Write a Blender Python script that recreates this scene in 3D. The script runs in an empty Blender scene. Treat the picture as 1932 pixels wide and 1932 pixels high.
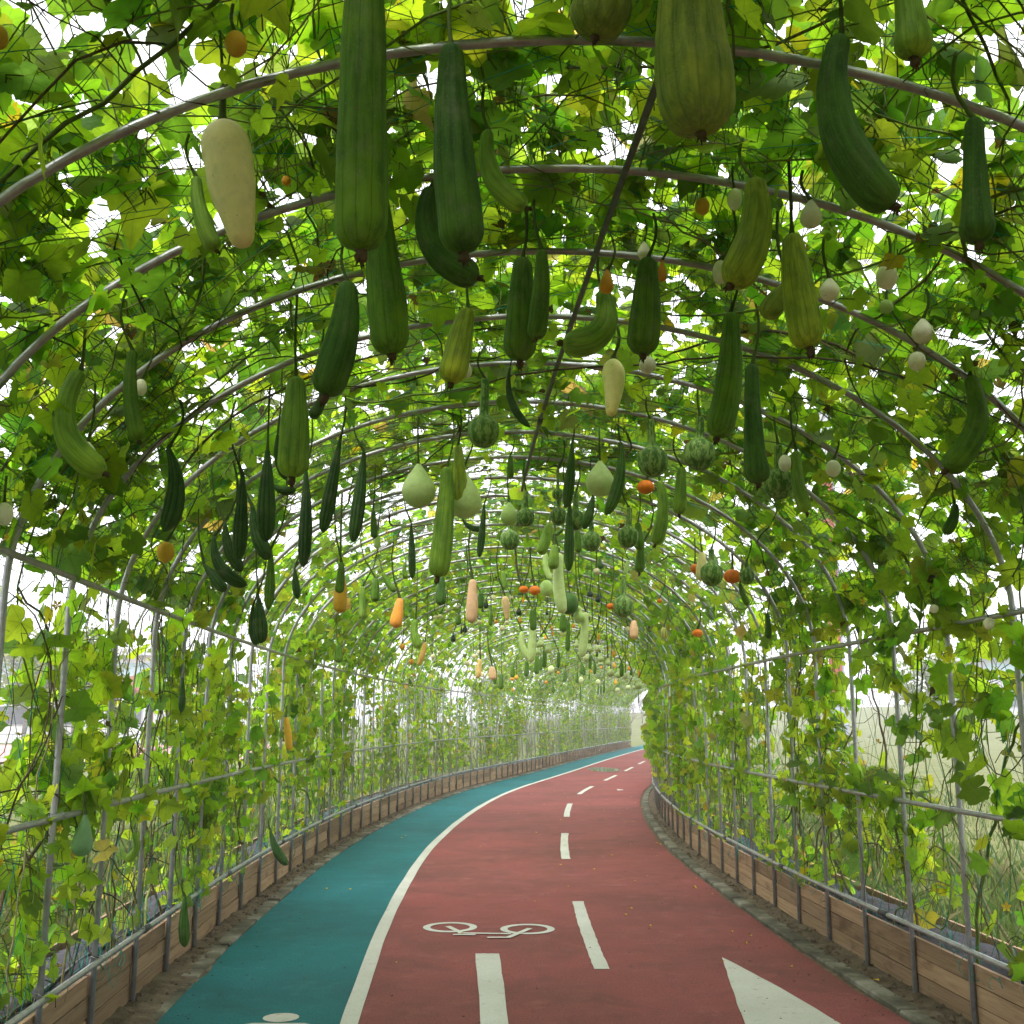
import bpy, math, random
import numpy as np
from mathutils import Vector, Matrix

random.seed(7)
rng = np.random.default_rng(11)
scene = bpy.context.scene
COL = scene.collection

# ---------------------------------------------------------------- camera
CAM_H, FPX, PIX, HOR = 1.6, 2100.0, 1932.0, 1358.0      # eye height, focal length and horizon in picture units
PITCH = math.atan((HOR - PIX / 2) / FPX)
cam_data = bpy.data.cameras.new('camera')
cam_data.sensor_width = 36.0
cam_data.lens = 36.0 * FPX / PIX
cam_data.clip_start, cam_data.clip_end = 0.05, 3000.0
cam = bpy.data.objects.new('camera', cam_data)
COL.objects.link(cam)
cam.location = (0, 0, CAM_H)
cam.rotation_euler = (math.pi / 2 + PITCH, 0, 0)
scene.camera = cam

# ---------------------------------------------------------------- sky, sun, exposure
SUN_EL, SUN_ROT = math.radians(58), math.radians(200)
world = bpy.data.worlds.new('World')
scene.world = world
world.use_nodes = True
wt = world.node_tree
wt.nodes.clear()
w_out = wt.nodes.new('ShaderNodeOutputWorld')
w_bg = wt.nodes.new('ShaderNodeBackground')
w_sky = wt.nodes.new('ShaderNodeTexSky')
w_sky.sky_type = 'NISHITA'
w_sky.sun_disc = False
w_sky.sun_elevation, w_sky.sun_rotation = SUN_EL, SUN_ROT
w_sky.air_density, w_sky.dust_density, w_sky.ozone_density = 1.0, 6.0, 1.0
w_hsv = wt.nodes.new('ShaderNodeHueSaturation')          # an overcast, nearly white sky
w_hsv.inputs['Saturation'].default_value = 0.10
w_mix = wt.nodes.new('ShaderNodeMix')
w_mix.data_type = 'RGBA'
w_mix.inputs['Factor'].default_value = 0.72
w_mix.inputs['B'].default_value = (8.3, 8.3, 8.75, 1)
w_bg.inputs['Strength'].default_value = 0.15
wt.links.new(w_sky.outputs['Color'], w_hsv.inputs['Color'])
wt.links.new(w_hsv.outputs['Color'], w_mix.inputs['A'])
wt.links.new(w_mix.outputs['Result'], w_bg.inputs['Color'])
wt.links.new(w_bg.outputs['Background'], w_out.inputs['Surface'])

sun_data = bpy.data.lights.new('sun', 'SUN')
sun_data.energy = 1.3
sun_data.angle = math.radians(25)
sun_data.color = (1.0, 0.97, 0.92)
sun = bpy.data.objects.new('sun', sun_data)
COL.objects.link(sun)
sd = Vector((math.sin(SUN_ROT) * math.cos(SUN_EL), math.cos(SUN_ROT) * math.cos(SUN_EL), math.sin(SUN_EL)))
sun.rotation_euler = sd.to_track_quat('Z', 'Y').to_euler()

scene.view_settings.view_transform = 'Standard'
scene.view_settings.look = 'None'
scene.view_settings.gamma = 1.0
scene.view_settings.exposure = 1.36
scene.view_settings.use_curve_mapping = False
scene.render.engine = 'CYCLES'
scene.cycles.max_bounces = 7
scene.cycles.diffuse_bounces = 5
scene.cycles.glossy_bounces = 2
scene.cycles.transmission_bounces = 4
scene.cycles.transparent_max_bounces = 4
scene.cycles.caustics_reflective = False
scene.cycles.caustics_refractive = False
scene.cycles.use_denoising = True
HAZE = 0.0024

# ---------------------------------------------------------------- path centre line (metres), arc length
CY = np.array([-14, -6, 0, 3, 5, 7.1, 9, 11, 13.4, 16.5, 19.3, 22.6, 26, 31, 36.5, 42.7, 50, 56.4, 67.2, 80, 100, 130.])
CX = np.array([1.95, 1.15, .62, .37, .22, .095, .0, -.045, -.06, .04, .22, .53, .98, 1.92, 3.0, 4.17, 5.6, 6.9, 9.2, 12.1, 17.3, 26.])
def natural_spline(x, y, q):
    n = len(x); h = np.diff(x)
    A = np.eye(n); r = np.zeros(n)
    for i in range(1, n - 1):
        A[i, i - 1], A[i, i], A[i, i + 1] = h[i - 1], 2 * (h[i - 1] + h[i]), h[i]
        r[i] = 3 * ((y[i + 1] - y[i]) / h[i] - (y[i] - y[i - 1]) / h[i - 1])
    c = np.linalg.solve(A, r)
    i = np.clip(np.searchsorted(x, q) - 1, 0, n - 2)
    b = (y[i + 1] - y[i]) / h[i] - h[i] * (2 * c[i] + c[i + 1]) / 3
    d = (c[i + 1] - c[i]) / (3 * h[i])
    t = q - x[i]
    return y[i] + b * t + c[i] * t ** 2 + d * t ** 3
_qy = np.arange(-14, 130, 0.1)
_qx = natural_spline(CY, CX, _qy)
_k = np.ones(25) / 25
_pad = np.concatenate([_qx[0] + (_qx[1] - _qx[0]) * np.arange(-12, 0), _qx, _qx[-1] + (_qx[-1] - _qx[-2]) * np.arange(1, 13)])
_qx = np.convolve(_pad, _k, 'valid')
_qs = np.concatenate([[0], np.cumsum(np.hypot(np.diff(_qx), np.diff(_qy)))])
_qs -= np.interp(0, _qy, _qs)
_tx, _ty = np.gradient(_qx, _qs), np.gradient(_qy, _qs)
def path_frame(s):
    s = np.asarray(s, float)
    x, y = np.interp(s, _qs, _qx), np.interp(s, _qs, _qy)
    tx, ty = np.interp(s, _qs, _tx), np.interp(s, _qs, _ty)
    l = np.hypot(tx, ty)
    return x, y, tx / l, ty / l
def W(s, off, z=0.0):
    x, y, tx, ty = path_frame(s)
    off = np.asarray(off, float)
    return np.stack(np.broadcast_arrays(x + ty * off, y - tx * off, np.asarray(z, float)), -1)
def to_path(x, y):
    i = np.argmin((_qx - x) ** 2 + (_qy - y) ** 2)
    return _qs[i], (x - _qx[i]) * _ty[i] - (y - _qy[i]) * _tx[i]
def heading(s):
    x, y, tx, ty = path_frame(s)
    return math.atan2(-tx, ty)                            # rotation about z that turns +Y to the path direction

# ---------------------------------------------------------------- hoop profile
HW, SPR, RISE = 2.27, 2.10, 1.50
_th = np.linspace(math.pi, 0, 181)
_ex, _ez = HW * np.cos(_th), SPR + RISE * np.sin(_th)
_pu = np.concatenate([np.linspace(0, SPR, 40)[:-1], SPR + np.concatenate([[0], np.cumsum(np.hypot(np.diff(_ex), np.diff(_ez)))])])
ARC = _pu[-1] - SPR
_pu = np.concatenate([_pu, _pu[-1] + np.linspace(0, SPR, 40)[1:]])
_po = np.concatenate([-HW * np.ones(39), _ex, HW * np.ones(39)])
_pz = np.concatenate([np.linspace(0, SPR, 40)[:-1], _ez, np.linspace(SPR, 0, 40)[1:]])
ULEN = _pu[-1]
_go, _gz = np.gradient(_po, _pu), np.gradient(_pz, _pu)
def profile(u):
    u = np.clip(u, 0, ULEN)
    o, z = np.interp(u, _pu, _po), np.interp(u, _pu, _pz)
    go, gz = np.interp(u, _pu, _go), np.interp(u, _pu, _gz)
    l = np.hypot(go, gz)
    return o, z, -gz / l, go / l                          # offset, height, outward normal (offset, height)
def surf(s, u, r=0.0):
    """point on the tunnel skin, r metres outside the hoops"""
    o, z, no, nz = profile(u)
    return W(s, o + r * no, z + r * nz)
def vault(off):
    a = abs(off)
    return SPR + RISE * math.sqrt(max(0, 1 - (a / HW) ** 2)) if a < HW else 0.0

def pix_ray(px, py):
    cx, cy = (px - PIX / 2) / FPX, -(py - PIX / 2) / FPX
    return np.array([cx, math.cos(PITCH) - cy * math.sin(PITCH), math.sin(PITCH) + cy * math.cos(PITCH)])
def pix_ground(px, py, z=0.0):
    r = pix_ray(px, py)
    return np.array([0, 0, CAM_H]) + r * ((z - CAM_H) / r[2])
def pix_at(px, py, y):
    r = pix_ray(px, py)
    return np.array([0, 0, CAM_H]) + r * (y / r[1])
def cam_depth(p):
    return p[..., 1] * math.cos(PITCH) + (p[..., 2] - CAM_H) * math.sin(PITCH)
def to_pix(p):
    d = cam_depth(p)
    up = -p[..., 1] * math.sin(PITCH) + (p[..., 2] - CAM_H) * math.cos(PITCH)
    dd = np.where(d > 0.05, d, 0.05)
    return PIX / 2 + FPX * p[..., 0] / dd, PIX / 2 - FPX * up / dd, d

# ---------------------------------------------------------------- object helpers
def tag(o, label=None, cat=None, group=None, kind=None):
    if label: o['label'] = label
    if cat: o['category'] = cat
    if group: o['group'] = group
    if kind: o['kind'] = kind
    return o
def link(name, mesh, mat=None, parent=None, loc=None, rotz=0.0):
    o = bpy.data.objects.new(name, mesh)
    COL.objects.link(o)
    if mat is not None and mesh is not None and len(mesh.materials) == 0:
        mesh.materials.append(mat)
    if parent is not None: o.parent = parent
    if loc is not None: o.location = loc
    if rotz: o.rotation_euler = (0, 0, rotz)
    return o
def empty(name, loc=(0, 0, 0), rotz=0.0):
    o = bpy.data.objects.new(name, None)
    COL.objects.link(o)
    o.empty_display_size = 0.1
    o.location = loc
    o.rotation_euler = (0, 0, rotz)
    return o
def np_mesh(name, v, f, smooth=True, attrs=None):
    """v (n,3); f (m,3) or (m,4) or a list of both; attrs: name -> (n,3) colour or vector"""
    me = bpy.data.meshes.new(name)
    fl = f if isinstance(f, list) and isinstance(f[0], np.ndarray) and f[0].ndim == 2 else [f]
    fl = [np.asarray(a, np.int32) for a in fl if len(a)]
    v = np.asarray(v, np.float32)
    me.vertices.add(len(v))
    me.vertices.foreach_set('co', v.ravel())
    nl = sum(a.size for a in fl); nf = sum(len(a) for a in fl)
    me.loops.add(nl)
    me.loops.foreach_set('vertex_index', np.concatenate([a.ravel() for a in fl]))
    me.polygons.add(nf)
    tot = np.concatenate([np.full(len(a), a.shape[1], np.int32) for a in fl])
    st = np.concatenate([[0], np.cumsum(tot)[:-1]]).astype(np.int32)
    me.polygons.foreach_set('loop_start', st)
    me.polygons.foreach_set('loop_total', tot)
    me.polygons.foreach_set('use_smooth', np.full(nf, smooth, bool))
    for k, a in (attrs or {}).items():
        a = np.asarray(a, np.float32)
        if k == 'tint':
            at = me.attributes.new(k, 'FLOAT_COLOR', 'POINT')
            at.data.foreach_set('color', np.concatenate([a, np.ones((len(a), 1), np.float32)], 1).ravel())
        else:
            at = me.attributes.new(k, 'FLOAT_VECTOR', 'POINT')
            at.data.foreach_set('vector', a.ravel())
    me.update(calc_edges=True)
    me.validate()
    return me
class MB:
    """collects pieces of one part"""
    def __init__(self): self.v, self.t, self.q, self.c, self.n = [], [], [], [], 0
    def add(self, v, t=None, q=None, col=None):
        v = np.asarray(v, float).reshape(-1, 3)
        if t is not None and len(t): self.t.append(np.asarray(t, np.int64) + self.n)
        if q is not None and len(q): self.q.append(np.asarray(q, np.int64) + self.n)
        self.v.append(v); self.n += len(v)
        if col is not None: self.c.append(np.broadcast_to(np.asarray(col, float), (len(v), 3)))
    def box(self, lo, hi, col=None):
        (a, b, c), (d, e, f) = lo, hi
        self.add([(a,b,c),(d,b,c),(d,e,c),(a,e,c),(a,b,f),(d,b,f),(d,e,f),(a,e,f)], q=[(3,2,1,0),(4,5,6,7),(0,1,5,4),(1,2,6,5),(2,3,7,6),(3,0,4,7)], col=col)
    def tube(self, pts, rad, sides=6, cap=True, col=None):
        pts = np.asarray(pts, float); n = len(pts)
        rad = np.broadcast_to(np.asarray(rad, float), (n,))
        t = np.gradient(pts, axis=0); t /= np.linalg.norm(t, axis=1, keepdims=True) + 1e-9
        ref = np.linalg.eigh(t.T @ t + np.diag([1e-6, 2e-6, 0]))[1][:, 0]       # the direction the line follows least
        a = np.cross(t, ref); a /= np.linalg.norm(a, axis=1, keepdims=True) + 1e-9
        b = np.cross(t, a)
        th = np.arange(sides) * 2 * math.pi / sides
        ring = pts[:, None] + rad[:, None, None] * (np.cos(th)[None, :, None] * a[:, None] + np.sin(th)[None, :, None] * b[:, None])
        i = np.arange(n - 1)[:, None] * sides; j = np.arange(sides)[None]; k = (j + 1) % sides
        q = np.stack([i + j, i + k, i + k + sides, i + j + sides], -1).reshape(-1, 4)
        v = ring.reshape(-1, 3); tr = []
        if cap:
            v = np.concatenate([v, pts[:1], pts[-1:]]); m = n * sides
            for jj in range(sides):
                tr.append((m, (jj + 1) % sides, jj)); tr.append((m + 1, m - sides + jj, m - sides + (jj + 1) % sides))
        if col is not None and np.ndim(col) == 2:
            cc = np.repeat(np.asarray(col), sides, axis=0)
            if cap: cc = np.concatenate([cc, cc[:1], cc[-1:]])
            col = cc
        self.add(v, tr, q, col)
    def mesh(self, name, smooth=False):
        f = []
        if self.t: f.append(np.concatenate(self.t))
        if self.q: f.append(np.concatenate(self.q))
        return np_mesh(name, np.concatenate(self.v), f, smooth, {'tint': np.concatenate(self.c)} if self.c else None)
    def build(self, name, mat, parent=None, smooth=False, loc=None, rotz=0.0):
        return link(name, self.mesh(name, smooth), mat, parent, loc, rotz)
def grid_faces(n, m):
    i = np.arange(n - 1)[:, None] * m; j = np.arange(m - 1)[None]
    return np.stack([i + j, i + j + 1, i + j + m + 1, i + j + m], -1).reshape(-1, 4)
def strip(name, s, offs, z, mat, parent=None, flip=False, attrs=None, smooth=True):
    """sheet along the path; offs a list of offsets, or an array (len(s), k); z likewise"""
    s = np.asarray(s, float)
    o = np.broadcast_to(np.asarray(offs, float), (len(s), np.shape(offs)[-1]))
    zz = np.broadcast_to(np.asarray(z, float), o.shape) if np.ndim(z) != 1 or np.shape(z)[0] == o.shape[1] else np.repeat(np.asarray(z)[:, None], o.shape[1], 1)
    v = W(s[:, None] + 0 * o, o, zz).reshape(-1, 3)
    q = grid_faces(len(s), o.shape[1])
    return link(name, np_mesh(name, v, q[:, ::-1] if not flip else q, smooth, attrs), mat, parent)
_tab = rng.random((256, 256))
def vnoise(x, y):
    x, y = np.asarray(x, float), np.asarray(y, float)
    xi, yi = np.floor(x).astype(int), np.floor(y).astype(int)
    fx, fy = x - xi, y - yi
    fx, fy = fx * fx * (3 - 2 * fx), fy * fy * (3 - 2 * fy)
    g = lambda a, b: _tab[a & 255, b & 255]
    return (g(xi, yi) * (1 - fx) + g(xi + 1, yi) * fx) * (1 - fy) + (g(xi, yi + 1) * (1 - fx) + g(xi + 1, yi + 1) * fx) * fy

# ---------------------------------------------------------------- materials
def mat_new(name):
    m = bpy.data.materials.new(name); m.use_nodes = True
    nt = m.node_tree; nt.nodes.clear()
    out = nt.nodes.new('ShaderNodeOutputMaterial')
    return m, nt, out
def N(nt, kind, **kw):
    n = nt.nodes.new('ShaderNode' + kind)
    for k, v in kw.items():
        if k in n.inputs: n.inputs[k].default_value = v
        else: setattr(n, k, v)
    return n
def math_node(nt, op, a, b=None, clamp=False):
    n = nt.nodes.new('ShaderNodeMath'); n.operation = op; n.use_clamp = clamp
    for i, x in enumerate((a, b)):
        if x is None: continue
        if isinstance(x, (int, float)): n.inputs[i].default_value = x
        else: nt.links.new(x, n.inputs[i])
    return n.outputs[0]
def ramp(nt, fac, stops):
    n = nt.nodes.new('ShaderNodeValToRGB')
    el = n.color_ramp.elements
    while len(el) < len(stops): el.new(0.5)
    for e, (p, c) in zip(el, stops):
        e.position = p; e.color = tuple(c) + (1,) if len(c) == 3 else c
    nt.links.new(fac, n.inputs['Fac'])
    return n.outputs['Color']
def mixc(nt, fac, a, b, mode='MIX'):
    n = nt.nodes.new('ShaderNodeMix'); n.data_type = 'RGBA'; n.blend_type = mode; n.clamp_factor = True
    for key, x in (('Factor', fac), ('A', a), ('B', b)):
        if isinstance(x, (int, float)): n.inputs[key].default_value = x
        elif isinstance(x, tuple): n.inputs[key].default_value = x + (1,) if len(x) == 3 else x
        else: nt.links.new(x, n.inputs[key])
    return n.outputs['Result']
def noise(nt, scale, detail=4, rough=0.55, vec=None, dist=0.0):
    n = N(nt, 'TexNoise'); n.inputs['Scale'].default_value = scale; n.inputs['Detail'].default_value = detail
    n.inputs['Roughness'].default_value = rough; n.inputs['Distortion'].default_value = dist
    if vec is not None: nt.links.new(vec, n.inputs['Vector'])
    return n.outputs['Fac']
def bump(nt, h, strength=0.3, dist=0.01):
    n = N(nt, 'Bump'); n.inputs['Strength'].default_value = strength; n.inputs['Distance'].default_value = dist
    nt.links.new(h, n.inputs['Height'])
    return n.outputs['Normal']
def principled(nt, out, color, rough=0.7, normal=None, metal=0.0, spec=0.3):
    p = N(nt, 'BsdfPrincipled')
    if isinstance(color, tuple): p.inputs['Base Color'].default_value = color + (1,)
    else: nt.links.new(color, p.inputs['Base Color'])
    if isinstance(rough, (int, float)): p.inputs['Roughness'].default_value = rough
    else: nt.links.new(rough, p.inputs['Roughness'])
    p.inputs['Metallic'].default_value = metal
    p.inputs['Specular IOR Level'].default_value = spec
    if normal is not None: nt.links.new(normal, p.inputs['Normal'])
    nt.links.new(p.outputs[0], out.inputs['Surface'])
    return p
def pos(nt): return N(nt, 'NewGeometry').outputs['Position']
def objc(nt): return N(nt, 'TexCoord').outputs['Object']
def attr(nt, name):
    a = N(nt, 'Attribute'); a.attribute_name = name
    return a

def mat_paving(name, base, dark, light):
    m, nt, out = mat_new(name); P = pos(nt)
    big = noise(nt, 0.55, 5, 0.6, P); mid = noise(nt, 4.0, 5, 0.65, P); fine = noise(nt, 75, 5, 0.8, P); grit = noise(nt, 260, 2, 0.7, P)
    c = mixc(nt, ramp(nt, big, [(0.38, (0, 0, 0)), (0.66, (1, 1, 1))]), base, dark)
    c = mixc(nt, math_node(nt, 'MULTIPLY', ramp(nt, mid, [(0.5, (0, 0, 0)), (0.75, (1, 1, 1))]), 0.45), c, light)
    c = mixc(nt, ramp(nt, fine, [(0.34, (0.9, 0.9, 0.9)), (0.53, (0, 0, 0))]), c, tuple(x * 0.45 for x in dark))
    c = mixc(nt, ramp(nt, grit, [(0.62, (0, 0, 0)), (0.8, (0.5, 0.5, 0.5))]), c, tuple(min(1, x * 1.7 + .02) for x in light))
    spot = noise(nt, 11, 2, 0.5, P); stain = noise(nt, 1.7, 6, 0.7, P, 0.8)
    c = mixc(nt, ramp(nt, stain, [(0.52, (0, 0, 0)), (0.68, (0.5, 0.5, 0.5))]), c, tuple(x * 0.55 + .012 for x in dark))
    pale = noise(nt, 2.3, 7, 0.75, P, 0.4)
    c = mixc(nt, ramp(nt, pale, [(0.56, (0, 0, 0)), (0.74, (0.4, 0.4, 0.4))]), c, tuple(x * 1.15 + .03 for x in light))
    c = mixc(nt, ramp(nt, spot, [(0.70, (0, 0, 0)), (0.76, (0.6, 0.6, 0.6))]), c, (0.06, 0.045, 0.035))
    h = math_node(nt, 'ADD', math_node(nt, 'MULTIPLY', fine, 0.6), grit)
    principled(nt, out, c, 0.82, bump(nt, h, 0.55, 0.004), 0, 0.25)
    return m
M = {}
M['red'] = mat_paving('red_asphalt', (0.290, 0.072, 0.070), (0.180, 0.056, 0.050), (0.35, 0.110, 0.105))
M['teal'] = mat_paving('teal_asphalt', (0.006, 0.160, 0.182), (0.010, 0.112, 0.128), (0.03, 0.205, 0.225))
def mat_paint():
    m, nt, out = mat_new('worn_white_paint'); P = pos(nt)
    a = noise(nt, 10, 8, 0.78, P); b = noise(nt, 120, 3, 0.7, P); c0 = noise(nt, 1.3, 4, 0.6, P)
    c = mixc(nt, ramp(nt, c0, [(0.3, (0, 0, 0)), (0.7, (1, 1, 1))]), (0.60, 0.60, 0.57), (0.49, 0.485, 0.44))
    c = mixc(nt, ramp(nt, b, [(0.28, (0.7, 0.7, 0.7)), (0.46, (0, 0, 0))]), c, (0.27, 0.24, 0.21))
    c = mixc(nt, ramp(nt, a, [(0.58, (0, 0, 0)), (0.68, (0.8, 0.8, 0.8))]), c, (0.26, 0.20, 0.18))
    principled(nt, out, c, 0.75, bump(nt, b, 0.45, 0.003), 0, 0.25)
    return m
M['paint'] = mat_paint()
def mat_simple(name, stops, scale, rough=0.85, bscale=None, bstr=0.4, bdist=0.01, detail=6, spec=0.2, coord='pos', stretch=None, metal=0.0):
    m, nt, out = mat_new(name)
    P = pos(nt) if coord == 'pos' else objc(nt)
    if stretch:
        mp = N(nt, 'Mapping'); mp.inputs['Scale'].default_value = stretch; nt.links.new(P, mp.inputs['Vector']); P = mp.outputs[0]
    c = ramp(nt, noise(nt, scale, detail, 0.65, P), stops)
    nrm = bump(nt, noise(nt, bscale, 5, 0.65, P), bstr, bdist) if bscale else None
    principled(nt, out, c, rough, nrm, metal, spec)
    return m
M['dirt'] = mat_simple('crumbly_soil', [(0.25, (0.07, 0.052, 0.036)), (0.5, (0.15, 0.115, 0.082)), (0.75, (0.25, 0.205, 0.155))], 9, 0.95, 60, 0.9, 0.015)
M['kerb'] = mat_simple('mossy_concrete', [(0.36, (0.06, 0.054, 0.042)), (0.50, (0.14, 0.13, 0.10)), (0.66, (0.30, 0.285, 0.24))], 2.6, 0.9, 90, 0.5, 0.006)
M['lawn'] = mat_simple('dry_lawn', [(0.2, (0.065, 0.090, 0.022)), (0.5, (0.115, 0.130, 0.040)), (0.8, (0.18, 0.175, 0.07))], 0.8, 0.95, 30, 0.8, 0.03, 8)
M['soil'] = mat_simple('planter_soil', [(0.3, (0.03, 0.022, 0.016)), (0.7, (0.10, 0.075, 0.055))], 20, 0.95, 60, 0.9, 0.02)
M['mulch'] = mat_simple('plastic_mulch_film', [(0.3, (0.018, 0.017, 0.020)), (0.7, (0.060, 0.057, 0.068))], 7, 0.75, 12, 0.5, 0.02, spec=0.12)
M['galv'] = mat_simple('galvanised_steel', [(0.3, (0.26, 0.265, 0.28)), (0.7, (0.42, 0.425, 0.44))], 22, 0.34, 60, 0.1, 0.002, spec=0.5, metal=0.45)
M['sleeve'] = mat_simple('dark_pipe_sleeve', [(0.3, (0.035, 0.037, 0.04)), (0.7, (0.07, 0.07, 0.075))], 30, 0.5)
M['twine'] = mat_simple('teal_twine', [(0.3, (0.004, 0.17, 0.13)), (0.7, (0.012, 0.27, 0.21))], 40, 0.7)
M['black'] = mat_simple('black_plastic', [(0.3, (0.012, 0.012, 0.013)), (0.7, (0.03, 0.03, 0.032))], 30, 0.45)
M['petal'] = mat_simple('yellow_petal', [(0.3, (0.62, 0.40, 0.02)), (0.7, (0.75, 0.55, 0.05))], 30, 0.7)
M['concrete'] = mat_simple('pale_concrete', [(0.3, (0.36, 0.37, 0.39)), (0.7, (0.47, 0.48, 0.50))], 0.6, 0.9)
M['wall_white'] = mat_simple('white_render', [(0.3, (0.62, 0.62, 0.62)), (0.7, (0.74, 0.74, 0.73))], 0.5, 0.9)
M['band'] = mat_simple('blue_green_cladding', [(0.3, (0.28, 0.42, 0.44)), (0.7, (0.36, 0.50, 0.52))], 0.7, 0.6)
M['pane'] = mat_simple('dark_window_glass', [(0.3, (0.05, 0.06, 0.07)), (0.7, (0.09, 0.10, 0.12))], 1.0, 0.15, spec=0.6)
M['pink'] = mat_simple('pink_paving', [(0.3, (0.40, 0.20, 0.19)), (0.7, (0.52, 0.29, 0.27))], 1.2, 0.9)
M['redpaint'] = mat_simple('weathered_red_paint', [(0.3, (0.27, 0.09, 0.06)), (0.7, (0.37, 0.14, 0.095))], 3.0, 0.6, coord='obj')
M['greypaint'] = mat_simple('blue_grey_paint', [(0.3, (0.27, 0.29, 0.36)), (0.7, (0.36, 0.38, 0.45))], 3.0, 0.6, coord='obj')
M['darkwood'] = mat_simple('stained_timber', [(0.3, (0.16, 0.06, 0.035)), (0.7, (0.25, 0.10, 0.06))], 5.0, 0.7, coord='obj')
M['bark'] = mat_simple('grey_bark', [(0.3, (0.10, 0.085, 0.075)), (0.7, (0.22, 0.19, 0.17))], 8.0, 0.9, 25, 0.6, 0.02)
M['paper'] = mat_simple('scrap_paper', [(0.3, (0.72, 0.72, 0.7)), (0.7, (0.8, 0.8, 0.78))], 8.0, 0.8)
def mat_wood():
    m, nt, out = mat_new('sawn_timber')
    info = N(nt, 'ObjectInfo'); tc = objc(nt)
    add = N(nt, 'VectorMath', operation='ADD'); sc = N(nt, 'VectorMath', operation='SCALE')
    cmb = N(nt, 'CombineXYZ'); nt.links.new(info.outputs['Random'], cmb.inputs['X']); nt.links.new(info.outputs['Random'], cmb.inputs['Z'])
    nt.links.new(cmb.outputs[0], sc.inputs[0]); sc.inputs['Scale'].default_value = 37.0
    nt.links.new(tc, add.inputs[0]); nt.links.new(sc.outputs[0], add.inputs[1])
    mp = N(nt, 'Mapping'); mp.inputs['Scale'].default_value = (14, 1.0, 30); nt.links.new(add.outputs[0], mp.inputs['Vector'])
    g = noise(nt, 1.6, 6, 0.6, mp.outputs[0], 1.2)
    mp2 = N(nt, 'Mapping'); mp2.inputs['Scale'].default_value = (6, 2.2, 6); nt.links.new(add.outputs[0], mp2.inputs['Vector'])
    k = noise(nt, 1.5, 3, 0.6, mp2.outputs[0])
    c = ramp(nt, g, [(0.28, (0.22, 0.135, 0.078)), (0.5, (0.35, 0.232, 0.142)), (0.75, (0.44, 0.305, 0.195))])
    c = mixc(nt, ramp(nt, k, [(0.56, (0, 0, 0)), (0.72, (0.75, 0.75, 0.75))]), c, (0.15, 0.08, 0.045))
    v = math_node(nt, 'ADD', math_node(nt, 'MULTIPLY', info.outputs['Random'], 0.55), 0.72)
    n2 = nt.nodes.new('ShaderNodeMix'); n2.data_type = 'RGBA'; n2.blend_type = 'MULTIPLY'; n2.inputs['Factor'].default_value = 1
    nt.links.new(c, n2.inputs['A']); nt.links.new(v, n2.inputs['B'])
    principled(nt, out, n2.outputs['Result'], 0.8, bump(nt, g, 0.3, 0.004), 0, 0.2)
    return m
M['wood'] = mat_wood()
def mat_leaf(name='leaf_blade', trans=0.63):
    m, nt, out = mat_new(name)
    t = attr(nt, 'tint').outputs['Color']; lv = attr(nt, 'leafuv').outputs['Vector']
    sep = N(nt, 'SeparateXYZ'); nt.links.new(lv, sep.inputs[0])
    ang = math_node(nt, 'ABSOLUTE', math_node(nt, 'ARCTAN2', sep.outputs['X'], sep.outputs['Y']))
    rad = math_node(nt, 'POWER', math_node(nt, 'ADD', math_node(nt, 'POWER', sep.outputs['X'], 2), math_node(nt, 'POWER', sep.outputs['Y'], 2)), 0.5)
    q = math_node(nt, 'ABSOLUTE', math_node(nt, 'SUBTRACT', math_node(nt, 'FRACT', math_node(nt, 'ADD', math_node(nt, 'DIVIDE', ang, 0.96), 0.5)), 0.5))
    dist = math_node(nt, 'MULTIPLY', math_node(nt, 'MULTIPLY', q, 0.96), rad)
    # side veins run off the main ones
    side = math_node(nt, 'ABSOLUTE', math_node(nt, 'SUBTRACT', math_node(nt, 'FRACT', math_node(nt, 'MULTIPLY', math_node(nt, 'SUBTRACT', rad, math_node(nt, 'MULTIPLY', dist, 1.1)), 6.5)), 0.5))
    v1 = ramp(nt, dist, [(0.008, (1, 1, 1)), (0.03, (0, 0, 0))])
    v2 = ramp(nt, side, [(0.02, (0.5, 0.5, 0.5)), (0.09, (0, 0, 0))])
    vein = math_node(nt, 'MAXIMUM', v1, v2)
    P = pos(nt)
    mott = noise(nt, 34, 4, 0.6, P); blot = noise(nt, 9, 3, 0.6, P)
    t2 = mixc(nt, ramp(nt, mott, [(0.35, (0.45, 0.45, 0.45)), (0.65, (0, 0, 0))]), t, mixc(nt, 1.0, t, (0.62, 0.66, 0.55), 'MULTIPLY'))
    t2 = mixc(nt, ramp(nt, blot, [(0.70, (0, 0, 0)), (0.78, (0.5, 0.5, 0.5))]), t2, (0.15, 0.17, 0.022))
    base = mixc(nt, math_node(nt, 'MULTIPLY', vein, 0.4), t2, (0.24, 0.30, 0.10))
    trc = mixc(nt, 1.0, t2, (3.0, 2.6, 1.05), 'MULTIPLY')
    trc = mixc(nt, math_node(nt, 'MULTIPLY', vein, 0.35), trc, (0.10, 0.16, 0.02))
    p = N(nt, 'BsdfPrincipled'); p.inputs['Roughness'].default_value = 0.62; p.inputs['Specular IOR Level'].default_value = 0.28
    nt.links.new(base, p.inputs['Base Color'])
    nt.links.new(bump(nt, math_node(nt, 'ADD', math_node(nt, 'MULTIPLY', vein, -0.6), mott), 0.35, 0.006), p.inputs['Normal'])
    tr = N(nt, 'BsdfTranslucent'); nt.links.new(trc, tr.inputs['Color'])
    mx = N(nt, 'MixShader'); mx.inputs[0].default_value = trans
    nt.links.new(p.outputs[0], mx.inputs[1]); nt.links.new(tr.outputs[0], mx.inputs[2]); nt.links.new(mx.outputs[0], out.inputs['Surface'])
    return m
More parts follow.
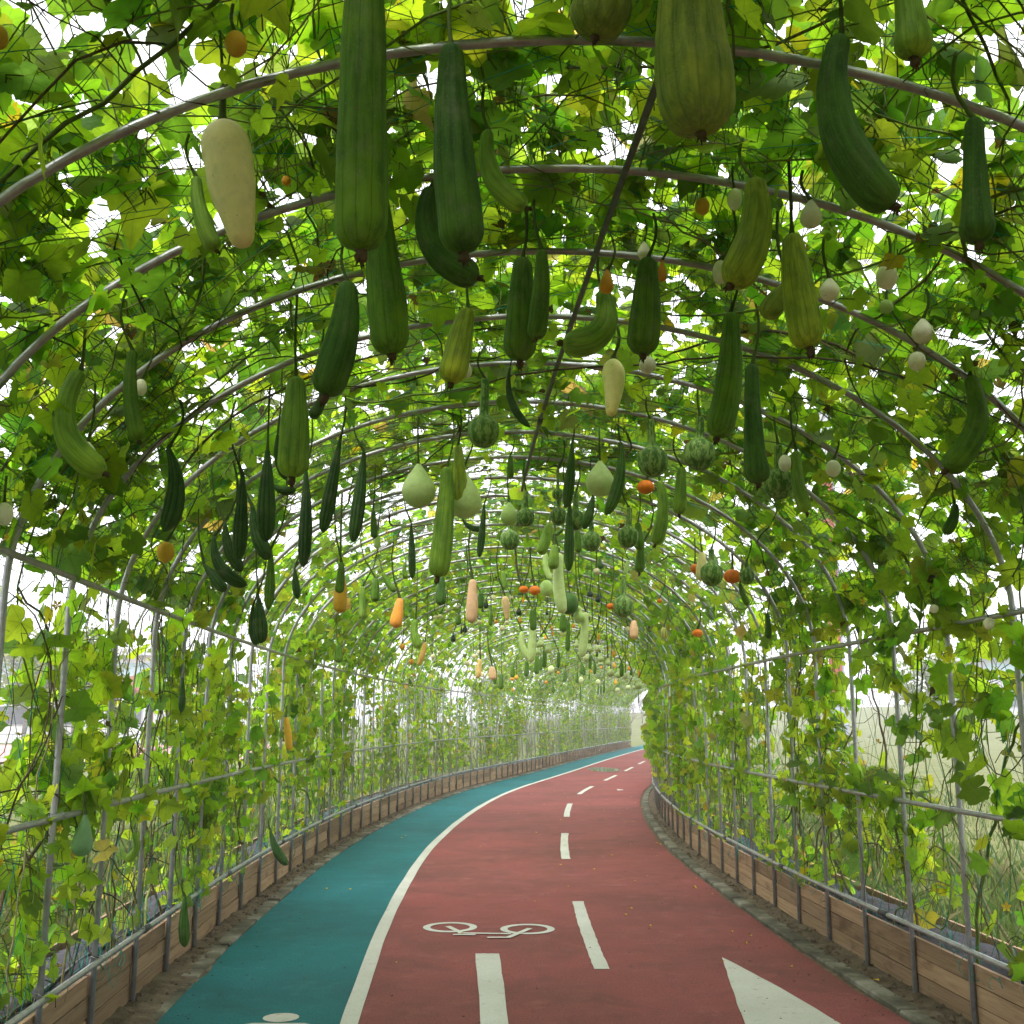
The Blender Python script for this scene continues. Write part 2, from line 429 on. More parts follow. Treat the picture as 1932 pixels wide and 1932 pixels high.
M['leaf'] = mat_leaf()
def mat_tinted(name, rough=0.75, scale=60, amount=0.4, trans=0.0):
    m, nt, out = mat_new(name)
    t = attr(nt, 'tint').outputs['Color']
    n = noise(nt, scale, 4, 0.6, pos(nt))
    c = mixc(nt, ramp(nt, n, [(0.3, (amount,) * 3), (0.65, (0, 0, 0))]), t, mixc(nt, 1.0, t, (0.5, 0.5, 0.5), 'MULTIPLY'))
    p = principled(nt, out, c, rough, None, 0, 0.25)
    if trans:
        tr = N(nt, 'BsdfTranslucent'); nt.links.new(c, tr.inputs['Color'])
        mx = N(nt, 'MixShader'); mx.inputs[0].default_value = trans
        nt.links.new(p.outputs[0], mx.inputs[1]); nt.links.new(tr.outputs[0], mx.inputs[2]); nt.links.new(mx.outputs[0], out.inputs['Surface'])
    return m
M['stem'] = mat_tinted('vine_stem', trans=0.35)
M['grass'] = mat_tinted('grass_blade', 0.8, 3, 0.3, 0.35)
def mat_fruit(style):
    """skins; coordinates 'skin' are metres on the straightened fruit, colour 'tint'"""
    m, nt, out = mat_new(style + '_skin')
    t = attr(nt, 'tint').outputs['Color']; sk = attr(nt, 'skin').outputs['Vector']
    sep = N(nt, 'SeparateXYZ'); nt.links.new(sk, sep.inputs[0])
    ang = math_node(nt, 'ARCTAN2', sep.outputs['Y'], sep.outputs['X'])
    n1 = noise(nt, 18, 4, 0.6, sk)
    c = mixc(nt, ramp(nt, n1, [(0.35, (0.5, 0.5, 0.5)), (0.65, (0, 0, 0))]), t, mixc(nt, 1.0, t, (0.68, 0.74, 0.6), 'MULTIPLY'))
    rough, nrm = 0.5, bump(nt, noise(nt, 130, 3, 0.6, sk), 0.25, 0.003)
    if style in ('sponge', 'ridged', 'warty'):
        k = 10 if style != 'ridged' else 10
        w = math_node(nt, 'COSINE', math_node(nt, 'ADD', math_node(nt, 'MULTIPLY', ang, float(k)), math_node(nt, 'MULTIPLY', n1, 1.4)))
        groove = ramp(nt, w, [(0.0, (1, 1, 1)), (0.06, (0, 0, 0))])            # only the bottom of each groove
        groove = ramp(nt, math_node(nt, 'MULTIPLY', math_node(nt, 'SUBTRACT', -0.90 if style != 'ridged' else -0.6, w), 6.0, True), [(0, (0, 0, 0)), (1, (1, 1, 1))])
        mps = N(nt, 'Mapping'); mps.inputs['Scale'].default_value = (55, 55, 5); nt.links.new(sk, mps.inputs['Vector'])
        stk = noise(nt, 1.0, 4, 0.65, mps.outputs[0])
        c = mixc(nt, ramp(nt, stk, [(0.36, (0.75, 0.75, 0.75)), (0.52, (0, 0, 0))]), c, mixc(nt, 1.0, t, (0.45, 0.52, 0.5), 'MULTIPLY'))
        c = mixc(nt, ramp(nt, stk, [(0.52, (0, 0, 0)), (0.68, (0.6, 0.6, 0.6))]), c, mixc(nt, 1.0, t, (1.6, 1.4, 1.3), 'MULTIPLY'))
        pt = noise(nt, 7, 3, 0.6, sk)
        c = mixc(nt, ramp(nt, pt, [(0.5, (0, 0, 0)), (0.72, (0.7, 0.7, 0.7))]), c, mixc(nt, 1.0, t, (1.7, 1.45, 1.2), 'MULTIPLY'))
        c = mixc(nt, math_node(nt, 'MULTIPLY', groove, 0.75), c, mixc(nt, 1.0, t, (0.3, 0.36, 0.3), 'MULTIPLY'))
        mp = N(nt, 'Mapping'); mp.inputs['Scale'].default_value = (150, 150, 60); nt.links.new(sk, mp.inputs['Vector'])
        vo = N(nt, 'TexVoronoi'); vo.inputs['Scale'].default_value = 1.0; nt.links.new(mp.outputs[0], vo.inputs['Vector'])
        fl = ramp(nt, vo.outputs['Distance'], [(0.10, (0.5, 0.5, 0.5)), (0.24, (0, 0, 0))])
        c = mixc(nt, fl, c, mixc(nt, 0.4, t, (0.34, 0.42, 0.12)))
        if style == 'warty':
            nrm = bump(nt, noise(nt, 55, 4, 0.7, sk), 0.7, 0.012)
        rough = 0.62
    elif style == 'mottled':
        mp = N(nt, 'Mapping'); mp.inputs['Scale'].default_value = (1, 1, 0.5); nt.links.new(sk, mp.inputs['Vector'])
        a = noise(nt, 55, 3, 0.6, mp.outputs[0], 1.0); b = noise(nt, 24, 2, 0.5, mp.outputs[0], 0.6)
        band = math_node(nt, 'MULTIPLY', math_node(nt, 'COSINE', math_node(nt, 'ADD', math_node(nt, 'MULTIPLY', ang, 9.0), math_node(nt, 'MULTIPLY', b, 9.0))), 0.05)
        f = math_node(nt, 'ADD', math_node(nt, 'ADD', math_node(nt, 'MULTIPLY', a, 0.6), math_node(nt, 'MULTIPLY', b, 0.4)), band)
        c = mixc(nt, ramp(nt, f, [(0.47, (0, 0, 0)), (0.55, (1, 1, 1))]), c, (0.23, 0.34, 0.085))
        rough = 0.5
    elif style == 'striped':
        w = math_node(nt, 'COSINE', math_node(nt, 'ADD', math_node(nt, 'MULTIPLY', ang, 7.0), math_node(nt, 'MULTIPLY', n1, 2.0)))
        c = mixc(nt, ramp(nt, math_node(nt, 'MULTIPLY', math_node(nt, 'ADD', w, 1), 0.5), [(0.7, (0, 0, 0)), (0.9, (0.8, 0.8, 0.8))]), c, (0.05, 0.10, 0.03))
        rough = 0.45
    elif style == 'smooth':
        sp = noise(nt, 90, 3, 0.6, sk); bl = noise(nt, 26, 4, 0.65, sk)
        c = mixc(nt, ramp(nt, sp, [(0.66, (0, 0, 0)), (0.76, (0.5, 0.5, 0.5))]), c, mixc(nt, 1.0, t, (0.6, 0.5, 0.35), 'MULTIPLY'))
        c = mixc(nt, ramp(nt, bl, [(0.66, (0, 0, 0)), (0.74, (0.35, 0.35, 0.35))]), c, (0.16, 0.10, 0.05))
        rough = 0.42
    rv = noise(nt, 30, 4, 0.7, sk)
    ro = math_node(nt, 'ADD', math_node(nt, 'MULTIPLY', rv, 0.35), rough - 0.1)
    dust = noise(nt, 11, 5, 0.7, sk)
    c = mixc(nt, ramp(nt, dust, [(0.52, (0, 0, 0)), (0.8, (0.35, 0.35, 0.35))]), c, (0.25, 0.24, 0.16))
    scar = noise(nt, 38, 2, 0.5, sk, 2.5)
    c = mixc(nt, ramp(nt, scar, [(0.71, (0, 0, 0)), (0.75, (0.6, 0.6, 0.6))]), c, (0.14, 0.10, 0.05))
    principled(nt, out, c, ro, nrm, 0, 0.22)
    return m
for st in ('sponge', 'ridged', 'warty', 'mottled', 'striped', 'smooth'):
    M['skin_' + st] = mat_fruit(st)

# ================================================================ THE SETTING
S0, S1 = -5.0, 69.0                                        # the planted tunnel runs from S0 to S1
HOOP0, HOOPD = 3.04, 0.765
hoops = [HOOP0 + HOOPD * k for k in range(-10, 87)]
S1 = hoops[-1]

# ground: one big sheet, a gentle rise beyond the tunnel mouth
gx = np.concatenate([np.array([-1500, -700, -350]), np.arange(-220, 221, 10), np.array([350, 700, 1500])])
gy = np.concatenate([np.array([-600, -250, -100]), np.arange(-50, 301, 10), np.array([420, 700, 1200, 2000])])
GX, GY = np.meshgrid(gx, gy, indexing='ij')
def ground_z(x, y):
    x, y = np.asarray(x, float), np.asarray(y, float)
    k = np.clip((y - 85) / 75, 0, 1); k = k * k * (3 - 2 * k)
    side = np.clip((x + 5) / 20, 0, 1)
    r = np.clip((x - 24) / 40, 0, 1); r = r * r * (3 - 2 * r) * np.clip((y - 20) / 30, 0, 1)
    return -0.03 + 2.75 * k * side + 2.2 * r * (1 - 0.6 * k)
GZ = ground_z(GX, GY)
ground = link('ground', np_mesh('ground', np.stack([GX, GY, GZ], -1).reshape(-1, 3), grid_faces(len(gx), len(gy))[:, ::-1]), M['lawn'])
tag(ground, 'pale dry lawn stretching out beyond the tunnel to the horizon', 'lawn', kind='structure')

ss = np.arange(-8, 118, 0.25)
edge = lambda k, a: a * (vnoise(ss * 1.7 + k, ss * 0 + k) - 0.5) + a * .6 * (vnoise(ss * 6 + k, ss * 0 + k + 9) - 0.5)
pathz = np.maximum(0, ground_z(*path_frame(ss)[:2]) + 0.03)
red = strip('bike_lane', ss, np.stack([-1.0 + 0 * ss, -.3 + 0 * ss, .5 + 0 * ss, 1.3 + 0 * ss, 1.98 + edge(3, .03)], 1), pathz, M['red'])
tag(red, 'red asphalt two-way bicycle lane curving through the tunnel', 'bike lane', kind='structure')
teal = strip('footpath', ss, np.stack([-2.07 + edge(5, .05), -1.5 + 0 * ss, -1.0 + 0 * ss], 1), pathz, M['teal'])
tag(teal, 'blue-green asphalt footpath strip beside the red lane', 'footpath', kind='structure')

# ---- painted markings, 4 mm above the asphalt
def mark(name, poly, label, cat='road marking', group=None, parent=None):
    """poly: outline points (world x, y), a convex or simple ring"""
    import bmesh
    bm = bmesh.new()
    vs = [bm.verts.new((p[0], p[1], 0.004)) for p in poly]
    f = bm.faces.new(vs)
    bmesh.ops.triangulate(bm, faces=[f])
    for f in bm.faces:
        if f.normal.z < 0: f.normal_flip()
    me = bpy.data.meshes.new(name); bm.to_mesh(me); bm.free()
    o = link(name, me, M['paint'], parent)
    if label: tag(o, label, cat, group)
    return o
def rough_edge(pts, n=10, amp=0.004):
    out = []
    for a, b in zip(pts, pts[1:] + pts[:1]):
        a, b = np.array(a[:2], float), np.array(b[:2], float)
        d = b - a; l = np.hypot(*d) + 1e-9; nn = np.array([-d[1], d[0]]) / l
        for k in range(n):
            out.append(a + d * k / n + nn * random.uniform(-amp, amp))
    return out
s_line = np.arange(-7, 116, 0.2)
lz = np.interp(s_line, ss, pathz) + 0.004
e1 = 0.008 * (vnoise(s_line * 1.5, 0 * s_line) - .5); e2 = 0.008 * (vnoise(s_line * 1.5, 0 * s_line + 7) - .5)
ln = strip('edge_line', s_line, np.stack([-1.055 + e1, -0.957 + e2], 1), lz, M['paint'])
tag(ln, 'continuous white painted line between the blue-green and red lanes', 'road marking')
dash_y = [(7.67, 10.44), (13.52, 16.55), (19.3, 22.31), (25.13, 28.12), (30.8, 33.73), (36.5, 39.4), (42.2, 45.1), (48, 51), (53.8, 56.7), (59.6, 62.5)]
dash_o = [(.52, .625), (.685, .715), (.69, .63), (.62, .63), (.63, .63)] + [(.63, .63)] * 5
order = ['first', 'second', 'third', 'fourth', 'fifth', 'sixth', 'seventh', 'eighth', 'ninth', 'tenth']
for i, ((a, b), (oa, ob)) in enumerate(zip(dash_y, dash_o)):
    sa, sb = a + .02 * i, b + .02 * i
    sv = np.linspace(sa, sb, 8); ov = np.linspace(oa, ob, 8)
    L_ = [tuple(p) for p in W(sv, ov - .051)] + [tuple(p) for p in W(sv[::-1], ov[::-1] + .051)]
    mark('lane_dash', rough_edge(L_, 4, .004), f'{order[i]} white dash of the bike lane centre line, counted from the bicycle symbol', group='centre line dashes')
# arrow head pointing on, in the far-going lane
A = np.array([(1.439, 8.043), (1.60, 7.30), (1.758, 6.356), (1.84, 5.75), (1.60, 5.75), (1.59, 3.6), (1.40, 3.6), (1.41, 5.75), (1.17, 5.75), (1.245, 6.356), (1.335, 7.2)])
mark('lane_arrow', rough_edge([tuple(p) for p in A], 6, .004), 'large white arrow head painted on the red lane beside the planter')
B = np.array([(-.254, 8.165), (-.088, 8.165), (-.017, 6.356), (.015, 5.5), (.18, 5.5), (-.02, 3.7), (-.26, 5.5), (-.15, 5.5), (-.167, 6.356)])
mark('lane_arrow', rough_edge([tuple(p) for p in B], 6, .004), 'white arrow shaft painted on the red lane below the bicycle symbol')
# bicycle symbol
bike = empty('bicycle_symbol', (-.18, 9.05, 0))
tag(bike, 'white painted bicycle symbol on the red lane', 'road marking')
def ring2d(name, c, r0, r1, par, n=40):
    th = np.linspace(0, 2 * math.pi, n, endpoint=False)
    v = np.concatenate([np.stack([c[0] + r * np.cos(th) - par.location.x, c[1] + r * 1.02 * np.sin(th) - par.location.y, 0 * th + .0042], 1) for r in (r0, r1)])
    i = np.arange(n); j = (i + 1) % n
    return link(name, np_mesh(name, v, np.stack([i, i + n, j + n, j], 1)[:, ::-1]), M['paint'], par)
def bar2d(name, p, q, w, par, dz=0.0):
    p, q = np.array(p), np.array(q); d = (q - p) / np.hypot(*(q - p)); n = np.array([-d[1], d[0]]) * w / 2
    o = np.array([par.location.x, par.location.y])
    v = [(*(a - o), .0042 + dz) for a in (p - n, q - n, q + n, p + n)]
    return link(name, np_mesh(name, v, [(0, 1, 2, 3)]), M['paint'], par)
ring2d('wheel', (-.485, 9.168), .155, .212, bike)
ring2d('wheel', (.120, 9.09), .155, .212, bike)
bar2d('frame_bar', (-.505, 9.20), (-.375, 8.905), .045, bike, .001)
bar2d('frame_bar', (-.41, 8.915), (-.01, 8.885), .045, bike, .002)
bar2d('frame_bar', (-.035, 8.72), (.14, 9.10), .045, bike, .003)
bar2d('saddle', (-.445, 8.842), (-.275, 8.838), .038, bike, .004)
bar2d('handlebar', (-.185, 8.725), (-.02, 8.725), .04, bike, .005)
# walker symbol, its head and shoulders reach into the frame
walk = empty('walker_symbol', (-1.26, 6.3, 0))
tag(walk, 'white painted walker symbol with round head on the blue-green strip', 'road marking')
th = np.linspace(0, 2 * math.pi, 32, endpoint=False)
mark('head', [(-.0 + .098 * math.cos(a), .175 + .094 * math.sin(a)) for a in th], None, parent=walk)
mark('body', [(-.19, .02), (-.13, .062), (.15, .062), (.21, .02), (.23, -.55), (.16, -.56), (.13, -.15), (.14, -1.3), (.03, -1.3), (.01, -.7), (-.01, -.7), (-.03, -1.3), (-.14, -1.3), (-.12, -.15), (-.16, -.56), (-.23, -.55)], None, parent=walk)

# ---- kerbs and the soil between kerb and planter
kerb_mesh = MB()
kerb_mesh.add([(-.06, -.485, -.12), (.06, -.485, -.12), (.06, .485, -.12), (-.06, .485, -.12), (-.06, -.485, .008), (.06, -.485, .008), (.06, .485, .008), (-.06, .485, .008),
               (-.05, -.478, .018), (.05, -.478, .018), (.05, .478, .018), (-.05, .478, .018)],
              q=[(3, 2, 1, 0), (0, 1, 5, 4), (1, 2, 6, 5), (2, 3, 7, 6), (3, 0, 4, 7), (4, 5, 9, 8), (5, 6, 10, 9), (6, 7, 11, 10), (7, 4, 8, 11), (8, 9, 10, 11)])
kerb_me = kerb_mesh.mesh('kerb_stone')
for side, nm in ((-1, 'kerb_footpath_side'), (1, 'kerb_bike_side')):
    bed = strip(nm, np.arange(-6, S1 + 1, .5), [side * 2.0 - .02 * side, side * 2.02, side * 2.5] if side > 0 else [-2.5, -2.02, -1.98], -.012, M['dirt'])
    tag(bed, 'soil bed under the kerb along the ' + ('bike lane' if side > 0 else 'footpath'), 'kerb', kind='structure')
    k = -4.0
    while k < S1:
        p = W(k, side * (2.085 if side > 0 else 2.105))
        o = link('kerb_stone', kerb_me, M['kerb'], bed, (p[0], p[1], random.uniform(-.006, .004)), heading(k) + random.uniform(-.008, .008))
        k += 1.0
    # crumbled soil that has washed against the planter and over the kerb in places
    sv = np.concatenate([np.arange(2.5, 22, .03), np.arange(22, S1, .2)])
    near = .75 * np.clip((10.5 - sv) / 3.0, 0, 1) if side < 0 else np.clip((7.2 - sv) / 2.5, 0, 1) * .25
    inner = 2.155 - near * .13 - .07 * (vnoise(sv * 1.3, sv * 0 + side * 3 + 7) - .45) - .03 * vnoise(sv * 7, sv * 0 + 4)
    fr = np.linspace(0, 1, 9)
    off = inner[:, None] + (2.36 - inner[:, None]) * fr[None]
    zz = -.004 + .035 * fr[None] ** .8 * (0.55 + .9 * vnoise(sv[:, None] * 9 + 0 * fr, fr[None] * 3 + side)) + .018 * (vnoise(sv[:, None] * 40, fr[None] * 14) - .4) * (fr[None] > 0)
    zz = zz + near[:, None] * .012 * (fr[None] > .05)
    o = strip('soil_verge', sv, (off if side > 0 else -off[:, ::-1]), zz if side > 0 else zz[:, ::-1], M['dirt'])
    tag(o, 'crumbly brown soil along the foot of the planter by the ' + ('bike lane' if side > 0 else 'footpath'), 'soil', kind='stuff')
    # clods and bits lying on it
    mb = MB()
    for _ in range(900):
        a = 3 + 17 * random.random() ** 1.8
        of = random.uniform(2.10, 2.30); r = random.uniform(.004, .015) * (1.6 if random.random() < .12 else 1)
        c = W(a, side * of, .016 + .02 * (of - 2.1) / .2)
        oc = np.array([(1, 0, 0), (0, 1, 0), (-1, 0, 0), (0, -1, 0), (0, 0, .8), (0, 0, -.6)]) * r * (0.6 + .8 * np.random.default_rng(_).random((6, 1)))
        mb.add(c + oc, t=[(0, 1, 4), (1, 2, 4), (2, 3, 4), (3, 0, 4), (1, 0, 5), (2, 1, 5), (3, 2, 5), (0, 3, 5)])
    o = mb.build('soil_clods', M['dirt'])
    tag(o, 'loose clods lying on the soil by the ' + ('bike lane' if side > 0 else 'footpath'), 'soil', kind='stuff')

# ---- puddle
pc = pix_ground(1140, 1452)
th = np.linspace(0, 2 * math.pi, 48, endpoint=False)
rr = 1 + .25 * (vnoise(3 + 1.5 * np.cos(th), 5 + 1.5 * np.sin(th)) - .5)
pv = np.stack([pc[0] + .52 * rr * np.cos(th), pc[1] + 1.7 * rr * np.sin(th), 0 * th + .005], 1)
m, nt, out = mat_new('puddle_water')
principled(nt, out, (0.10, 0.07, 0.06), 0.03, None, 0, 0.6)
M['water'] = m
pm = np_mesh('puddle', np.concatenate([pv, [[pc[0], pc[1], .005]]]), [(i, (i + 1) % 48, 48) for i in range(48)])
tag(link('puddle', pm, M['water']), 'shallow puddle lying on the red lane near the bend', 'puddle', kind='structure')

# ================================================================ TUNNEL FRAME
frame = empty('tunnel_frame', W(0, 0))
frame.location = (0, 0, 0)
tag(frame, 'galvanised steel tunnel frame of round hoops joined by long rails', 'tunnel frame')
hp = np.stack([_po, 0 * _po, _pz], 1)
keep = np.concatenate([[0], np.arange(20, 39, 9), np.arange(39, 220, 4), [228, 240, len(_po) - 1]])
hp = hp[np.unique(keep)]; hp[0, 2] = hp[-1, 2] = -.25
mb = MB(); mb.tube(hp, .0150, 10)
hoop_me = mb.mesh('hoop', True)
for k in hoops:
    p = W(k, 0)
    o = link('hoop', hoop_me, M['galv'], frame, p, heading(k) + random.uniform(-.006, .006))
    o.rotation_euler.x = random.uniform(-.006, .006)
def rail(name, off, z, r, s0=S0, s1=S1 + .1, wob=.006):
    sv = np.arange(s0, s1 + .3, .3825)
    mb = MB(); mb.tube(W(sv, off + wob * (vnoise(sv * .8, sv * 0 + off) - .5), z + wob * (vnoise(sv * .8, sv * 0 + 9 + z) - .5)), r, 10)
    return mb.build(name, M['galv'], frame, True)
RI = HW - .016 - .0145
rail('rail', -RI, 1.17, .0145); rail('rail', RI, 1.12, .0145)
rail('rail', -(RI - .012), 2.24, .0145); rail('rail', RI, 2.11, .0145)
rail('rail', -RI, .405, .0155); rail('rail', RI, .41, .0155)
M['dull'] = mat_simple('shade_darkened_steel', [(0.3, (0.09, 0.09, 0.095)), (0.7, (0.17, 0.17, 0.175))], 22, 0.5, 60, 0.1, 0.002, spec=0.4, metal=0.4)  # ridge rail steel, its colour darkened to stand for the shade under the roof
rail('ridge_rail', .1, SPR + RISE - .036, .0135).data.materials[0] = M['dull']
mb = MB(); mb.tube([(0, -.065, 0), (0, -.063, 0), (0, .063, 0), (0, .065, 0)], [.0175, .0205, .0205, .0175], 10)
slv = mb.mesh('sleeve', True)
for side, ph in ((-1, .35), (1, .6)):
    for q in np.arange(2.0 + ph, S1, 2.3):
        p = W(q, side * RI); link('sleeve', slv, M['sleeve'], frame, (p[0], p[1], .405 if side < 0 else .41), heading(q))
for q in np.arange(2.6, 40, 4.6):
    p = W(q, .1); link('sleeve', slv.copy(), M['dull'], frame, (p[0], p[1], SPR + RISE - .036), heading(q))
# bent wire clips where hoops and rails cross
tt = np.linspace(0, 2 * math.pi, 14)
mb = MB(); mb.tube(np.stack([-.016 + .034 * np.cos(tt), .022 * np.sin(tt) + .004, .010 * np.sin(tt * 2) + .012], 1), .002, 4, False)
mb.tube([(.012, .02, .01), (.022, .028, -.03), (.02, .03, -.055)], .002, 4)
mb.tube([(-.05, -.02, .0), (-.05, .02, .012)], .002, 4)
clip_me = mb.mesh('wire_clip', True)
for k in hoops:
    if not 1.5 < k < 16: continue
    for side in (-1, 1):
        for z in ((.405, 1.17, 2.235) if side < 0 else (.41, 1.12, 2.11)):
            p = W(k, side * HW); o = link('wire_clip', clip_me, M['galv'], frame, (p[0], p[1], z), heading(k) + (math.pi if side < 0 else 0))

# ---- twine net over the frame
net = empty('trellis_net'); tag(net, 'blue-green twine net of wide diamonds stretched over the steel hoops', 'net')
mb = MB(); mbf = MB()
UU = np.arange(0.35, ULEN - .35, .22)
for d in (-1, 1):
    for a in np.arange(-12, S1 + 8, .30):
        sv = a + d * (UU - ULEN / 2) * .62
        ok = (sv > -3) & (sv < S1)
        if ok.sum() < 3: continue
        sv, uv = sv[ok], UU[ok]
        sv = sv + .03 * (vnoise(sv * 3, uv * 3 + d) - .5); r = .022 + .03 * (vnoise(sv * 2, uv * 2 + 5) - .5)
        if np.median(sv) < 16: mb.tube(surf(sv, uv, r), .0016, 3, False)
        else: mbf.tube(surf(sv[::2], uv[::2], r[::2]), .0016, 3, False)
mb.build('twine_mesh', M['twine'], net)['kind'] = 'stuff'
mbf.build('twine_mesh', M['twine'], net)['kind'] = 'stuff'
mb = MB()
for side in (-1, 1):                                       # slack ends knotted round the low rail and trailing into the planters
    for q in np.concatenate([np.arange(2.6, 16, .10), np.arange(16, 45, .3)]):
        if random.random() < .25: continue
        n = random.randint(8, 16); t = np.linspace(0, 1, n)
        a0 = random.uniform(0, 6.3); loops = random.uniform(.4, 2.6); rr = random.uniform(.02, .09)
        sv = q + rr * np.cos(a0 + t * loops * 6.3) + .15 * t * random.uniform(-1, 1)
        zv = random.uniform(.30, .46) + rr * np.sin(a0 + t * loops * 6.3) - random.uniform(0, .14) * t
        ov = HW + random.uniform(-.05, .20) + .04 * np.sin(a0 + t * 5)
        zv = np.where(ov < HW + .06, zv, np.maximum(zv, .27))
        mb.tube(W(sv, side * ov, zv), .0019, 3, False)
mb.build('twine_ends', M['twine'], net)['kind'] = 'stuff'

# ---- planters: board on board, soil and plastic film
BL = HOOPD * 2
mb = MB(); hx, hy, hz, b = .0115, BL / 2 - .0025, .0490, .003
mb.box((-hx, -hy, -hz), (hx, hy, hz))
board_me = mb.mesh('board')
PLB = HW + .016 + .0115 + .002
for side, lane in ((-1, 'footpath'), (1, 'red bike lane')):
    pl = empty('planter_box', (0, 0, 0)); tag(pl, f'long planter of stacked timber boards edging the {lane}', 'planter')
    for row in range(3):
        k = S0 + .3 + (HOOP0 - S0 - .3) % HOOPD + (HOOPD if row == 1 else 0)
        while k + BL < S1 + .1:
            c = k + BL / 2
            for o_, zo in ((PLB, 0), (PLB + .46, -.01)):
                if o_ > PLB and row == 0: continue
                p = W(c, side * (o_ + random.uniform(-.0015, .0015)))
                ob = link('board', board_me, M['wood'], pl, (p[0], p[1], .026 + .0505 + row * .1035 + zo + random.uniform(-.001, .001)), heading(c))
                ob.rotation_euler.x = random.uniform(-.0025, .0025)
            k += BL
    sv = np.concatenate([np.arange(S0, 20, .06), np.arange(20, S1, .3)])
    of = np.linspace(PLB + .012, PLB + .448, 9)
    zz = .215 + .05 * vnoise(sv[:, None] * 5, of[None] * 12 + side) + .03 * vnoise(sv[:, None] * 18, of[None] * 30)
    o = strip('soil', sv, of if side > 0 else -of[::-1], zz if side > 0 else zz[:, ::-1], M['soil'], pl)
    of2 = np.linspace(PLB + .06, PLB + .40, 8)
    zz = .252 + .05 * np.sin((of2[None] - PLB) / .46 * 3.1) + .035 * vnoise(sv[:, None] * 6 + 40, of2[None] * 9 + side) + .012 * vnoise(sv[:, None] * 30, of2[None] * 20)
    of2 = of2[None] + .04 * (vnoise(sv[:, None] * 4, np.zeros((1, 8)) + side + 20) - .5)
    o = strip('mulch_film', sv, of2 if side > 0 else -of2[:, ::-1], zz if side > 0 else zz[:, ::-1], M['mulch'], pl)
    mb = MB()                                              # black drip hose on top
    sv = np.arange(S0, 30, .25)
    mb.tube(W(sv, side * (PLB + .10 + .08 * vnoise(sv * .9, sv * 0 + 31)), .31 + .03 * vnoise(sv * 1.1, sv * 0 + 3)), .011, 7)
    mb.build('drip_hose', M['black'], pl, True)

# ================================================================ VINES
KEY = np.radians([0, 14, 27, 42, 55, 69, 82, 97, 110, 126, 140, 153, 165, 175])
RAD = np.array([1.0, .84, .72, .80, .91, .78, .68, .72, .78, .70, .62, .55, .44, .24])
def outline(n, seed, tooth):
    r_ = np.random.default_rng(seed)
    ph = np.linspace(-math.pi * .985, math.pi * .985, n)
    lob = np.interp(np.abs(ph), KEY, RAD)
    depth = r_.uniform(.7, 1.7)
    env = np.interp(np.abs(ph), np.radians([0, 60, 115, 150, 172, 180]), [1.0, .9, .78, .66, .5, .2])
    R = env + (lob - env) * depth
    R = R * (1 + tooth * r_.standard_normal(n)) * (1 + .08 * np.sin(ph + r_.uniform(0, 6)))
    return ph, R
def leaf_template(kind, seed):
    if kind == 'hi':
        n = 64; ph, R = outline(n, seed, .042)
        rings = [(.33, 1.0), (.68, 1.0), (1.0, 1.0)]
    elif kind == 'mid':
        n = 30; ph, R = outline(n, seed, .065); rings = [(1.0, 1.0)]
    else:
        ph = np.radians([-165, -110, -82, -55, -27, 0, 27, 55, 82, 110, 165]); n = len(ph)
        R = np.interp(np.abs(ph), KEY, RAD) * (1 + .08 * np.random.default_rng(seed).standard_normal(n)); rings = [(1.0, 1.0)]
    P = [np.zeros((1, 2))]
    for f, _ in rings: P.append(np.stack([np.sin(ph) * R * f, np.cos(ph) * R * f], 1))
    P = np.concatenate(P); t = [(0, i + 2, i + 1) for i in range(n - 1)]
    for k in range(len(rings) - 1):
        a, b = 1 + k * n, 1 + (k + 1) * n
        for i in range(n - 1): t += [(a + i, a + i + 1, b + i), (a + i + 1, b + i + 1, b + i)]
    return P, np.array(t)
TPL = {k: [leaf_template(k, s) for s in range(7)] for k in ('hi', 'mid', 'lo')}
def nz(a): return a / (np.linalg.norm(a, axis=-1, keepdims=True) + 1e-9)
PAL = np.array([(.100, .205, .018), (.150, .258, .022), (.190, .285, .028), (.064, .145, .020), (.105, .185, .062), (.19, .195, .016), (.26, .22, .11), (.045, .032, .018)])
PALP = np.array([.29, .29, .15, .14, .08, .018, .010, .030])
